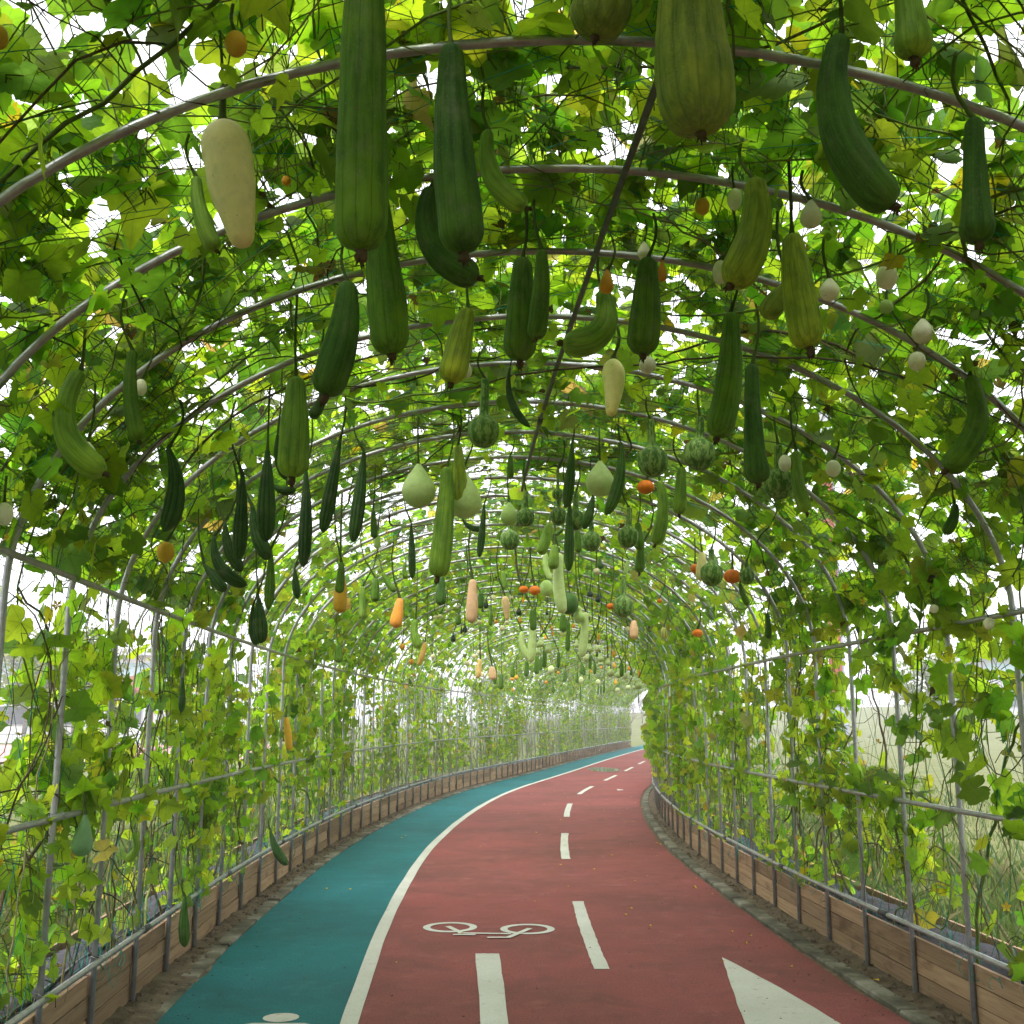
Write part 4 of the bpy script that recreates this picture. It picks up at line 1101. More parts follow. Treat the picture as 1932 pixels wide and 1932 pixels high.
F('luffa', [(1502, 850), (1506, 910), (1521, 966)], 27, .25, 'light', 'thin pale sponge gourd beside a mottled bottle gourd', tip=True)
F('ridge', [(963, 690), (968, 765), (1000, 806)], 15, .12, 'dark', 'thin dark ridged gourd curling at its lower end')
F('luffa', [(843, 880), (838, 980), (825, 1088)], 40, .35, 'light', 'long light green sponge gourd in front of pale pear gourds')
F('luffa', [(864, 840), (867, 900), (868, 952)], 27, .2, 'yellowish', 'yellowish sponge gourd above a pale pear gourd')
F('luffa', [(833, 1085), (831, 1142)], 20, .55, 'deep', 'dark blunt gourd just below the long light green one', tip=False)
F('luffa', [(1245, 906), (1250, 970), (1236, 1027)], 25, .18, 'light', 'light sponge gourd bent at its foot near an orange pumpkin', tip=True)
F('luffa', [(1287, 880), (1284, 925), (1281, 970)], 25, .18, 'light', 'pale ribbed sponge gourd between two mottled bottle gourds')
# --- ridged gourds hanging in a row by the footpath wall
RG = 'dark ridged gourds by the footpath wall'
F('ridge', [(316, 845), (332, 915), (309, 1003)], 36, .2, 'dark', 'stout dark ridged gourd above a round amber gourd', group=RG)
F('ridge', [(458, 893), (455, 970), (450, 1057)], 27, .35, 'dark', 'dark ridged gourd overlapping two bent ridged gourds', group=RG)
F('ridge', [(505, 848), (503, 930), (502, 1022)], 33, .3, 'dark', 'straight stout ridged gourd in front of a slanting one', group=RG)
F('ridge', [(476, 955), (486, 1008), (508, 1056)], 27, .4, 'dark', 'slanting ridged gourd behind the straight stout one', group=RG)
F('ridge', [(404, 1010), (420, 1075), (466, 1104)], 25, .4, 'dark', 'ridged gourd bent like a sickle in the ridged cluster', group=RG)
F('ridge', [(425, 985), (434, 1040), (457, 1078)], 23, .4, 'dark', 'ridged gourd slanting behind the sickle-shaped one', group=RG)
F('ridge', [(384, 1064), (405, 1090), (425, 1116)], 22, .4, 'dark', 'short tilted ridged gourd low beside a big leaf', group=RG)
F('ridge', [(577, 886), (577, 980), (572, 1070)], 25, .3, 'dark', 'slender straight ridged gourd between a ribbed light gourd and a slanting one', group=RG)
F('ridge', [(641, 832), (628, 905), (609, 1005)], 25, .25, 'dark', 'ridged gourd leaning outward over a bright leaf', group=RG)
F('ridge', [(687, 850), (679, 930), (666, 1023)], 25, .2, 'dark', 'ridged gourd in front of a pale yellowish leaf', group=RG)
F('ridge', [(524, 818), (525, 862), (540, 905)], 18, .3, 'dark', 'ridged gourd showing from behind the ribbed light gourd', group=RG)
F('ridge', [(514, 914), (536, 926), (558, 922)], 18, .4, 'dark', 'ridged gourd lying almost level under the ribbed light gourd', group=RG, stem=False)
F('ridge', [(511, 1035), (510, 1090), (506, 1150)], 19, .5, 'green', 'greyish green ridged gourd below the ridged cluster', group=RG)
F('ridge', [(488, 1128), (490, 1170), (492, 1214)], 28, .5, 'dark', 'low dark ridged gourd near the upper wall rail', group=RG)
F('ridge', [(478, 1140), (477, 1180), (484, 1218)], 17, .5, 'dark', 'narrow ridged gourd touching the low dark one', group=RG)
F('ridge', [(556, 1072), (558, 1100), (562, 1130)], 15, .5, 'dark', 'short ridged gourd hanging apart above the upper wall rail', group=RG)
F('ridge', [(776, 985), (777, 1040), (778, 1092)], 14, .3, 'dark', 'thin straight ridged gourd near the pale pear gourds')
F('ridge', [(914, 948), (910, 1000), (904, 1052)], 14, .25, 'dark', 'thin ridged gourd crossing a curled one under the ridge rail')
F('ridge', [(872, 978), (886, 994), (912, 997)], 12, .3, 'dark', 'thin ridged gourd curled level behind a pale pear gourd')
F('ridge', [(1080, 836), (1076, 895), (1068, 958)], 20, .14, 'deep', 'ridged gourd with a narrow neck next to the ridge rail')
F('ridge', [(1075, 945), (1074, 1010), (1073, 1078)], 19, .3, 'deep', 'long greyish ridged gourd in front of mottled bottle gourds')
F('ridge', [(1170, 830), (1166, 915), (1143, 972)], 24, .12, 'deep', 'ridged gourd with a curled fat end beside a pale pear gourd')
F('ridge', [(1120, 930), (1113, 965), (1101, 998)], 18, .25, 'deep', 'slanting ridged gourd under a pale pear gourd')
F('luffa', [(704, 960), (705, 990), (707, 1016)], 13, .3, 'deep', 'little dark gourd above a small green one near the row of ridged gourds')
F('pear', [(712, 1000), (712, 1036)], 13, .45, 'palegreen', 'little green gourd just under a dark one near the row of ridged gourds')
# --- pale pear gourds
PG = 'pale pear-shaped gourds'
F('pear', [(790, 876), (790, 958)], 64, .3, 'pale', 'pale green pear-shaped gourd hanging alone beside the long light sponge gourd', group=PG)
F('pear', [(872, 885), (880, 978)], 62, .35, 'pale', 'pale green pear-shaped gourd behind two sponge gourds', group=PG)
F('pear', [(1132, 870), (1132, 937)], 54, .2, 'pale', 'pale green pear-shaped gourd between two dark ridged gourds', group=PG)
F('pear', [(961, 948), (961, 992)], 34, .25, 'palegreen', 'pale pear-shaped gourd behind a mottled bottle gourd', group=PG)
# --- mottled bottle gourds
BG = 'mottled bottle gourds with thin necks'
F('bottle', [(916, 713), (911, 845)], 58, .12, 'calabash', 'mottled bottle gourd with the longest thin neck, hanging alone', group=BG)
F('bottle', [(1227, 790), (1233, 901)], 56, .1, 'calabash', 'mottled bottle gourd above an orange pumpkin', group=BG)
F('bottle', [(1321, 785), (1319, 888)], 58, .12, 'calabash', 'mottled bottle gourd beside the long green sponge gourd', group=BG)
F('bottle', [(1468, 838), (1470, 943)], 56, .2, 'calabash', 'mottled bottle gourd touching the dark straight sponge gourd', group=BG)
for a, b, w, lab in [((1053, 883), (1052, 944), 21, 'small mottled bottle gourd behind a ridged gourd neck'), ((992, 925), (991, 994), 33, 'mottled bottle gourd at the ridge rail'),
                     ((963, 975), (962, 1038), 36, 'dark mottled bottle gourd in front of a pale pear gourd'), ((1087, 925), (1084, 1001), 37, 'mottled bottle gourd behind the long greyish ridged gourd'),
                     ((1054, 940), (1054, 991), 31, 'round mottled gourd beside the greyish ridged gourd'), ((1116, 983), (1115, 1041), 36, 'mottled bottle gourd below the slanting ridged gourd'),
                     ((1188, 957), (1184, 1034), 39, 'mottled bottle gourd beside two stacked green gourds'), ((1177, 1084), (1176, 1165), 38, 'green bottle gourd with a crooked neck beside a small pumpkin'),
                     ((1342, 1035), (1343, 1106), 42, 'green bottle gourd between a beige squash and a pumpkin'), ((1408, 1058), (1410, 1103), 28, 'small pale mottled bottle gourd next to the bright pumpkin')]:
    F('bottle', [a, b], w, .2, 'calabash', lab, group=BG)
F('round', [(1031, 1094), (1031, 1125)], 25, .5, 'palegreen', 'shiny light green round gourd beside the twin pumpkins')
F('round', [(1075, 1118), (1072, 1160)], 36, .55, 'calabash', 'dark green round gourd behind a long pale gourd')
F('double', [(1093, 1133), (1092, 1175)], 22, .6, 'palegreen', 'green double-bulbed gourd above a long pale gourd')
# --- mid-distance
F('long', [(1056, 1042), (1054, 1105), (1063, 1158)], 24, .4, 'pale', 'long pale gourd with a pinched lower tip')
F('luffa', [(1037, 984), (1030, 1015), (1019, 1046)], 22, .2, 'light', 'slanting light gourd near the mottled bottle gourds', tip=False)
F('luffa', [(1063, 998), (1047, 1010)], 9, .2, 'deep', 'tiny dark gourd tilted beside the slanting light one', tip=False)
F('luffa', [(1089, 997), (1091, 1042)], 15, .25, 'green', 'short green gourd behind the long greyish ridged gourd', tip=False)
F('luffa', [(1047, 1027), (1043, 1074)], 21, .35, 'light', 'plump light gourd above the long pale gourd', tip=False)
F('long', [(1030, 1042), (1030, 1070), (1041, 1096)], 12, .35, 'palegreen', 'slim pale gourd curving behind the plump light gourd')
F('luffa', [(1203, 985), (1207, 1038)], 19, .25, 'green', 'upper of two stacked green gourds beside a mottled bottle gourd', tip=False)
F('luffa', [(1210, 1030), (1206, 1080)], 19, .4, 'green', 'lower of two stacked green gourds with brown tip', tip=True)
F('double', [(1129, 1040), (1134, 1074)], 13, .3, 'deep', 'small dark double-bulbed gourd below a mottled bottle gourd')
F('long', [(1186, 1056), (1179, 1084)], 9, .3, 'palegreen', 'small curved gourd above the crooked-neck bottle gourd')
F('long', [(963, 858), (963, 904)], 13, .12, 'green', 'short green gourd close under the roof beside the ridge rail')
F('long', [(949, 1076), (952, 1112)], 11, .3, 'light', 'small light gourd near the twin pumpkins')
F('rod', [(892, 1092), (891, 1135), (889, 1176)], 23, .5, 'pink', 'long pinkish squash touching a short green gourd')
F('luffa', [(907, 1117), (906, 1148)], 14, .6, 'deep', 'short green gourd touching the long pinkish squash', tip=False)
F('squash', [(953, 1124), (957, 1170)], 15, .6, 'beige', 'beige squash with a narrow lower end')
F('rod', [(1196, 1170), (1196, 1206)], 17, .5, 'pink', 'pale pinkish squash hanging by a cluster of leaves')
F('long', [(1062, 1158), (1063, 1193)], 14, .9, 'green', 'green gourd directly under the long pale gourd')
F('rod', [(643, 1082), (642, 1157)], 27, .6, 'amber', 'orange squash with green lower end behind a small green gourd')
F('luffa', [(645, 1060), (640, 1119)], 18, .55, 'green', 'green gourd in front of an orange squash', tip=False)
F('rod', [(755, 1128), (745, 1185)], 23, .6, (.64, .25, .04), 'orange squash hanging on a bare stalk, brightest of the orange squashes')
F('luffa', [(684, 1105), (684, 1168)], 14, .5, 'light', 'narrow light gourd between an orange squash and a green gourd', tip=False)
F('luffa', [(709, 1090), (708, 1135)], 17, .5, 'green', 'short blunt green gourd near the orange squashes', tip=False)
F('luffa', [(722, 1078), (730, 1098), (747, 1116)], 12, .4, 'green', 'small tilted gourd above the brightest orange squash', tip=False)
F('luffa', [(766, 1060), (763, 1076), (767, 1092)], 10, .35, 'green', 'tiny curled gourd beside the thin straight ridged gourd', tip=False)
F('luffa', [(785, 1168), (782, 1195), (792, 1222)], 17, .6, 'light', 'curved green gourd above a slim orange squash', tip=False)
F('rod', [(802, 1211), (797, 1235), (789, 1256)], 11, .7, (.64, .36, .10), 'slim orange squash near the footpath wall top')
F('luffa', [(638, 1216), (639, 1250)], 16, .4, 'green', 'stubby green gourd at the upper wall rail above the footpath', tip=False)
F('long', [(1004, 1176), (1004, 1215), (1001, 1250)], 17, .8, 'pale', 'long pale gourd paired with a bowed one')
F('long', [(985, 1190), (986, 1220), (999, 1246)], 13, .8, 'pale', 'bowed pale gourd paired with a straight one')
F('long', [(1005, 1148), (1006, 1190)], 14, .7, 'green', 'green gourd above the paired pale gourds')
F('long', [(1105, 1154), (1102, 1200), (1098, 1240)], 17, .7, 'pale', 'long pale gourd hanging under a double-bulbed green one')
F('long', [(1073, 1176), (1070, 1228)], 10, .8, 'light', 'slim light gourd between the pale gourds')
F('rod', [(1325, 1041), (1322, 1096)], 21, .2, 'lemon', 'beige squash hanging beside a green bottle gourd')
F('rod', [(906, 1243), (901, 1280)], 12, .8, (.64, .42, .16), 'far orange-beige squash near a pinkish oval one')
F('rod', [(929, 1257), (929, 1283)], 15, .9, 'pink', 'far pinkish oval squash beside a dark green gourd')
F('striped', [(1252, 1183), (1252, 1207)], 13, .4, (.45, .42, .12), 'small yellow gourd with green stripes')
# --- pumpkins
PK = 'small orange-red pumpkins'
for x, y0, y1, w, d, lab in [(1218, 906, 932, 32, .12, 'orange pumpkin below a mottled bottle gourd'), (1311, 1064, 1082, 18, .2, 'orange pumpkin half hidden by a beige squash'),
                             (1382, 1074, 1101, 32, .15, 'bright orange-red pumpkin between two bottle gourds'), (1316, 1187, 1202, 20, .2, 'orange-red pumpkin hanging alone low over the bike lane side'),
                             (988, 1105, 1119, 18, .5, 'smaller of the twin orange pumpkins under the ridge rail'), (1009, 1105, 1123, 22, .5, 'larger of the twin orange pumpkins, with a yellow patch'),
                             (1152, 1138, 1150, 15, .55, 'orange pumpkin touching the crooked-neck bottle gourd'), (1244, 1130, 1138, 10, .35, 'tiny red pumpkin hanging apart near the roof')]:
    F('pumpkin', [(x, y0), (x, y1)], w, d, 'pumpkin', lab, group=PK)
# --- round white and small coloured gourds
WG = 'small white round gourds'
for a, b, w, d, k, lab in [((1215, 455), (1215, 490), 25, .06, 'pear', 'small white pear-shaped gourd at the hoop above a mottled sponge gourd'), ((1222, 673), (1222, 705), 32, .3, 'round', 'white round gourd just under the mottled sponge gourd'),
                           ((1530, 376), (1530, 430), 41, .08, 'pear', 'white gourd with a nipple top beside the hooked dark sponge gourd'), ((1386, 356), (1386, 396), 28, .06, 'round', 'white round gourd half hidden behind the bowed yellow-green gourd top'),
                           ((1360, 492), (1360, 536), 32, .2, 'round', 'white round gourd behind the foot of the bowed yellow-green gourd'), ((1673, 500), (1673, 546), 39, .08, 'round', 'white gourd hanging beside dry brown bits near the arch shoulder'),
                           ((1565, 524), (1565, 567), 38, .14, 'pear', 'white gourd next to the yellowish ribbed sponge gourd'), ((1741, 600), (1741, 648), 40, .08, 'pear', 'white pear-shaped gourd above a smaller white one near a hoop'),
                           ((1730, 664), (1730, 699), 32, .1, 'round', 'smaller white gourd below a white pear-shaped one near a hoop'), ((1572, 868), (1572, 900), 28, .15, 'round', 'white round gourd under a hanging leaf by the bike lane'),
                           ((1481, 858), (1481, 890), 24, .3, 'round', 'white round gourd behind a mottled bottle gourd'), ((8, 948), (8, 992), 32, .1, 'round', 'white round gourd by the footpath wall at the frame post'),
                           ((266, 715), (266, 747), 22, .2, 'round', 'white gourd behind the narrow sponge gourd'), ((166, 832), (168, 866), 26, .2, 'pear', 'white gourd behind the banana-bent sponge gourd'),
                           ((880, 686), (880, 713), 22, .25, 'round', 'white gourd behind the leaning yellow-green sponge gourd'), ((1866, 1165), (1866, 1188), 20, .1, 'round', 'pale round gourd on the wall rail beside the bike lane'),
                           ((1762, 1140), (1762, 1157), 17, .1, 'round', 'small pale gourd beside a grey-green leaf at the wall rail')]:
    F(k, [a, b], w, d, 'white', lab, group=WG)
F('round', [(1672, 566), (1672, 592), ], 26, .14, 'palegreen', 'small green round gourd below the white gourd near the arch shoulder')
for a, b, w, d, k, tn, lab in [((445, 60), (445, 106), 42, .06, 'round', 'amber', 'amber round gourd with a dark scar close under the roof'), ((-4, 48), (-4, 92), 38, .06, 'round', (.40, .24, .02), 'dull yellow gourd by the hoop end near the roof edge'),
                               ((1146, 508), (1143, 554), 27, .1, 'pear', 'orange', 'orange pear-shaped gourd on the hooked sponge gourd'), ((1249, 490), (1249, 531), 19, .1, 'pear', 'orange', 'orange pear-shaped gourd behind the mottled sponge gourd'),
                               ((1325, 374), (1325, 405), 28, .05, 'round', 'amber', 'yellow-orange round gourd against the roof leaves'), ((313, 1022), (312, 1062), 33, .3, 'round', 'amber', 'round amber gourd below the stout ridged gourd'),
                               ((540, 332), (540, 350), 17, .03, 'round', 'orange', 'tiny orange gourd deep in the roof leaves'), ((759, 1214), (759, 1226), 11, .5, 'round', 'orange', 'tiny orange round gourd near the curved green gourd'),
                               ((776, 1243), (776, 1254), 11, .5, 'round', 'orange', 'tiny orange round gourd near the slim orange squash')]:
    F(k, [a, b], w, d, tn, lab, group='small orange and amber gourds')
# --- fruit on the walls
F('rod', [(540, 1352), (546, 1416)], 15, .1, 'amber', 'orange squash hanging on the footpath side lattice')
F('ridge', [(510, 1565), (520, 1600), (543, 1632)], 17, .1, 'dark', 'dark ridged gourd hanging over the footpath planter boards')
F('ridge', [(349, 1690), (347, 1740), (349, 1787)], 20, .1, 'deep', 'dark ridged gourd resting against the footpath planter')
F('pear', [(162, 1535), (152, 1616)], 38, .1, (.16, .30, .14), 'grey-green warty gourd on the footpath lattice below the middle rail')
F('luffa', [(250, 1570), (258, 1598), (238, 1624)], 15, .1, 'light', 'small curved green gourd on the footpath lattice', tip=False)
F('ridge', [(345, 1275), (344, 1305), (342, 1345)], 13, .1, 'dark', 'thin dark gourd in the leaves of the footpath lattice')
F('luffa', [(1396, 1100), (1402, 1122), (1412, 1142)], 12, .2, 'green', 'small tilted gourd below the bright pumpkin', tip=False)
F('luffa', [(1448, 1155), (1450, 1205)], 13, .2, 'deep', 'short dark gourd hanging near the bike lane wall rail', tip=False)
# --- the crowded far part of the roof
Z3 = lambda x, y: (787 + .2408 * x, 1055.5 + .2408 * y)
for x, y0, y1, w in [(860, 790, 920, 40), (940, 750, 900, 45), (1000, 700, 850, 40), (970, 760, 870, 28), (1110, 720, 850, 30), (750, 830, 925, 40), (660, 895, 1020, 42), (612, 830, 980, 32), (1290, 810, 900, 28), (1358, 750, 860, 26),
                     (1395, 810, 900, 26), (1160, 870, 960, 30), (1255, 880, 970, 26), (1065, 980, 1045, 22), (1605, 810, 920, 36), (1410, 720, 765, 22), (325, 430, 515, 48), (580, 410, 520, 30), (1185, 480, 720, 38), (1680, 860, 910, 24), (1310, 850, 910, 26)]:
    F('long', [Z3(x, y0), Z3(x - 4, y1)], w * .2408, .8, 'green', 'dark green stubby gourd in the crowded far part of the roof', group='dark green gourds far down the roof')
for x, y0, y1, w in [(968, 600, 690, 56), (1028, 620, 735, 60), (950, 690, 752, 46), (1250, 615, 692, 42), (1352, 655, 726, 48), (1438, 728, 805, 52), (1515, 855, 922, 60), (1735, 930, 1020, 62), (1495, 770, 835, 48), (1580, 850, 932, 55)]:
    F('double', [Z3(x, y0), Z3(x, y1)], w * .2408, .8, (.42, .50, .24), 'pale double-bulbed gourd in the cluster before the far bend', group='pale double gourds far down the roof')
for x, y0, y1, w in [(1412, 668, 722, 52), (1325, 738, 802, 52), (1630, 890, 942, 46), (1655, 983, 1026, 42), (1420, 938, 984, 44), (1570, 1003, 1042, 40), (1285, 918, 972, 38), (1050, 830, 892, 50), (1435, 808, 838, 44), (1700, 985, 1020, 34)]:
    F('round', [Z3(x, y0), Z3(x, y1)], w * .2408, .8, (.48, .54, .30), 'pale round gourd in the cluster before the far bend', group='pale round gourds far down the roof')
for x, y0, y1, w in [(1422, 575, 632, 24), (1225, 495, 540, 26), (1055, 515, 552, 22), (1063, 550, 598, 20), (980, 510, 556, 22), (805, 448, 502, 30), (1007, 585, 628, 22), (620, 475, 505, 34), (1540, 700, 765, 26), (1740, 860, 926, 24), (1545, 800, 850, 22), (1660, 830, 872, 24), (1105, 870, 900, 24),
                     (1010, 945, 978, 26), (750, 1005, 1035, 22), (780, 905, 940, 30), (745, 925, 950, 32), (1365, 868, 890, 20), (1440, 830, 856, 22), (1555, 930, 980, 22), (830, 290, 340, 22)]:
    F('pear', [Z3(x, y0), Z3(x, y1)], w * .2408, .5, 'orange', 'tiny orange pear-shaped gourd dotted in the far roof', group='tiny orange gourds far down the roof')
for x, y0, y1, w in [(797, 375, 440, 45), (540, 308, 385, 40), (375, 515, 577, 40), (282, 583, 650, 42), (347, 520, 582, 20), (1355, 240, 297, 48), (1418, 268, 340, 46), (1018, 400, 435, 26), (1338, 428, 482, 34), (1222, 415, 455, 26), (512, 375, 412, 22)]:
    F('pear', [Z3(x, y0), Z3(x, y1)], w * .2408, .35, 'black', 'small blackish gourd hanging in the far roof', group='small blackish gourds in the far roof')
for x, y0, y1, w in [(593, 275, 326, 40), (738, 278, 322, 34), (143, 438, 468, 36), (180, 428, 466, 44), (487, 473, 511, 42), (703, 478, 510, 36), (668, 513, 562, 40), (1405, 68, 120, 54), (1650, 523, 567, 36), (490, 708, 752, 42), (445, 738, 780, 34), (390, 793, 834, 44), (235, 374, 406, 32),
                     (690, 803, 837, 32), (512, 880, 925, 34), (168, 715, 745, 28), (125, 740, 782, 40), (1565, 605, 628, 26), (310, 360, 385, 30), (1670, 740, 770, 22)]:
    F('round', [Z3(x, y0), Z3(x, y1)], w * .2408, .3, (.60, .54, .36), 'small beige round gourd hanging in the far roof', group='small beige gourds in the far roof')
for x, y0, y1, w in [(1280, 972, 1110, 14), (1737, 1020, 1132, 10), (1420, 985, 1062, 16), (1465, 935, 1050, 18), (1441, 960, 1060, 16), (690, 545, 592, 14), (1350, 890, 940, 12)]:
    F('ridge', [Z3(x, y0), Z3(x - 2, y1)], w * .2408, .9, 'green', 'very thin snake-like gourd hanging in the far cluster', group='thin snake gourds far down the roof')

# ================================================================ OUTSIDE AND SMALL THINGS
# ---- grass and leaf litter beside the tunnel
r_ = np.random.default_rng(5)
def blades(n, s_rng, o_rng, h_rng, side, pal, seed):
    q = np.random.default_rng(seed)
    s = s_rng[0] + (s_rng[1] - s_rng[0]) * q.random(n) ** 1.4; o = side * q.uniform(*o_rng, n)
    b = W(s, o, 0); b[:, 2] = ground_z(b[:, 0], b[:, 1])
    a = q.uniform(0, 6.3, n); h = q.uniform(*h_rng, n) * (.5 + vnoise(s * 1.5, o * 1.5)); w = .004 + .006 * q.random(n)
    d = np.stack([np.cos(a), np.sin(a), 0 * a], 1); lean = np.stack([-np.sin(a), np.cos(a), 0 * a], 1) * (h * q.normal(0, .5, n))[:, None]
    up = np.array([0, 0, 1.0])
    v = np.stack([b - d * w[:, None], b + d * w[:, None], b + d * w[:, None] * .7 + lean * .4 + up * (h * .6)[:, None], b + lean + up * h[:, None]], 1)
    t = np.array([(0, 1, 2), (0, 2, 3)])[None] + (np.arange(n) * 4)[:, None, None]
    c = np.array(pal)[q.integers(0, len(pal), n)] * q.uniform(.75, 1.2, (n, 1))
    return v.reshape(-1, 3), t.reshape(-1, 3), np.repeat(c, 4, 0)
GP = [(.10, .17, .03), (.14, .20, .045), (.17, .21, .06), (.24, .23, .10), (.08, .14, .03)]
for side, lab, n in ((-1, 'weedy grass growing outside the footpath planter', 16000), (1, 'pale weedy grass growing outside the bike lane planter', 18000)):
    v1, t1, c1 = blades(n, (1, 20), (2.82, 5.0), (.06, .34), side, GP, 3 + side)
    v2, t2, c2 = blades(9000, (8, 40), (2.82, 9.0), (.06, .22), side, GP, 8 + side)
    o = link('grass', np_mesh('grass', np.concatenate([v1, v2]), np.concatenate([t1, t2 + len(v1)]), True, {'tint': np.concatenate([c1, c2])}), M['grass'])
    tag(o, lab, 'grass', kind='stuff')
lit = make_leaves(900, uni(2, 13), (.1, .2), (.5, 2.6), (.03, .07), .3, .5, .9, np.array([0, 0, .2, 0, 0, .4, 1.5, 2.0]), seed=77, thresh=.4)
lit['p'][:, 2] = .02 + .06 * np.random.default_rng(3).random(len(lit['s']))
o = link('leaf_litter', leaf_mesh('leaf_litter', lit, 'lo'), M['leaf'])
tag(o, 'dry brown fallen leaves outside the footpath planter', 'leaf litter', kind='stuff')

# ---- fallen blossoms on the asphalt
mb = MB()
for k in range(4):
    a = k * 1.57 + .3 * math.sin(k * 3); mb.add([(0, 0, .2), (math.cos(a), math.sin(a), .15), (.8 * math.cos(a + .8), .8 * math.sin(a + .8), .9), (.4 * math.cos(a + 1.2), .4 * math.sin(a + 1.2), .6)], t=[(0, 1, 2), (0, 2, 3)])
fb = mb.mesh('fallen_blossom', True)
spots = [(1310, 1673), (1312, 1676), (1246, 1593), (1239, 1590), (1275, 1597), (1154, 1614), (1120, 1640), (1057, 1632), (1057, 1547), (1190, 1714), (1180, 1726), (1226, 1747), (1407, 1780), (1011, 1571), (1026, 1518), (1194, 1550), (1211, 1524), (765, 1577), (757, 1581), (615, 1677), (660, 1678)]
for k, (x, y) in enumerate(spots):
    p = pix_ground(x, y, .004); o = link('fallen_blossom', fb, M['petal'], None, p, random.uniform(0, 6)); o.scale = (.018, .018, .012)
    tealside = x < 800
    tag(o, 'small yellow blossom fallen on the blue-green asphalt' if tealside else 'small yellow blossom fallen on the red asphalt', 'blossom', 'yellow blossoms fallen on the asphalt')
rb = random.Random(21)
for k in range(34):
    p = W(7 + 20 * rb.random() ** 1.3, rb.choice([rb.uniform(-.9, 1.9), rb.uniform(1.2, 1.95)]), .005); o = link('fallen_blossom', fb, M['petal'], None, p, rb.uniform(0, 6)); o.scale = (rb.uniform(.008, .016),) * 2 + (.009,)
    tag(o, 'small yellow blossom fallen on the red asphalt', 'blossom', 'yellow blossoms fallen on the asphalt')
for (x, y) in [(1653, 1850), (1696, 1840), (1847, 1915)]:
    p = pix_ground(x, y, .03); o = link('fallen_blossom', fb, M['petal'], None, p, 1.0); o.scale = (.02, .02, .014)
    tag(o, 'yellow blossom fallen on the dark soil by the planter', 'blossom', 'yellow blossoms fallen on the soil')
p = pix_ground(1170, 1490.5, .006)
mb = MB(); mb.add([(-.07, -.10, .002), (.07, -.07, .002), (.075, .09, .002), (-.065, .08, .012), (0, 0, .01)], t=[(0, 1, 4), (1, 2, 4), (2, 3, 4), (3, 0, 4)])
tag(mb.build('paper_scrap', M['paper'], None, False, p), 'white paper scrap lying on the red lane near the dashes', 'paper')
mb = MB()
for k in range(700):
    s = 4 + 26 * random.random() ** 1.6; of = random.choice([1.98 - abs(random.gauss(0, .35)), -2.03 + abs(random.gauss(0, .3)), random.uniform(-2, 1.95)])
    c = W(s, of, .004); r = random.uniform(.002, .008); a = random.uniform(0, 6.3)
    ca, sa = math.cos(a) * r, math.sin(a) * r
    mb.add([c + (ca * 1.6, sa * 1.6, 0), c + (-sa, ca, .001), c + (-ca * 1.4, -sa * 1.4, 0), c + (sa, -ca, .001), c + (0, 0, r * .7)], t=[(0, 1, 4), (1, 2, 4), (2, 3, 4), (3, 0, 4)])
tag(mb.build('debris', M['soil']), 'dark crumbs and plant bits scattered over the asphalt', 'debris', kind='stuff')

# ---- red and grey post on the lawn beyond the bike lane
b = pix_ground(1593, 1522)
post = tag(empty('sign_post', (b[0], b[1], -.02), .12), 'tall square post, red above and blue-grey below, on the lawn', 'post')
H1, H2 = 1.95, 8.1
mb = MB(); mb.box((-.125, -.125, 0), (.125, .125, H1)); mb.build('base_sleeve', M['greypaint'], post)
mb = MB(); mb.box((-.11, -.11, H1), (.06, .11, 6.2)); mb.build('shaft', M['redpaint'], post)
mb = MB(); mb.box((-.11, -.11, 6.2), (.06, .11, H2)); mb.build('upper_shaft', M['concrete'], post)
mb = MB(); mb.box((.062, -.10, H1), (.112, .10, H2)); mb.build('side_channel', M['greypaint'], post)
mb = MB(); mb.box((-.125, -.125, H2), (.125, .125, H2 + .03)); mb.build('cap', M['greypaint'], post)

# ---- bare trees beyond the tunnel mouth
def bare_tree(x, y, h, seed, label):
    rg = random.Random(seed); root = tag(empty('bare_tree', (x, y, float(ground_z(x, y)) - .05)), label, 'tree', 'bare young trees on the slope')
    mb = MB(); mb.tube([(0, 0, 0), (.02, 0, h * .16), (0, .02, h * .33)], [.07, .055, .05], 8); mb.build('trunk', M['bark'], root, True)
    mb = MB()
    def grow(p, d, l, r, lev):
        n = 5; P = [p]
        for _ in range(n):
            d = nz(d + np.array([rg.gauss(0, .10), rg.gauss(0, .10), rg.gauss(.05, .06)])); P.append(P[-1] + d * l / n)
        mb.tube(P, np.linspace(r, r * .45, n + 1), 5 if lev < 2 else 3, False)
        if lev < 4:
            for _ in range(4 if lev < 2 else 3):
                k = rg.randint(2, n); dd = nz(d + .75 * np.array([rg.gauss(0, 1), rg.gauss(0, 1), rg.gauss(.25, .5)])); grow(P[k], dd, l * rg.uniform(.5, .72), r * .5, lev + 1)
    for k in range(6):
        a = k * 1.05 + rg.uniform(-.3, .3); grow(np.array([0, .02, h * .32]), nz(np.array([.75 * math.cos(a), .75 * math.sin(a), 1.0])), h * .42, .032, 0)
    mb.build('crown', M['bark'], root, True)
bare_tree(pix_at(1190, 1384, 102)[0], 102, 3.3, 4, 'bare young tree with forked branches beyond the tunnel mouth')
bare_tree(pix_at(1212, 1372, 122)[0], 122, 3.0, 9, 'smaller bare tree on the slope behind the first one')

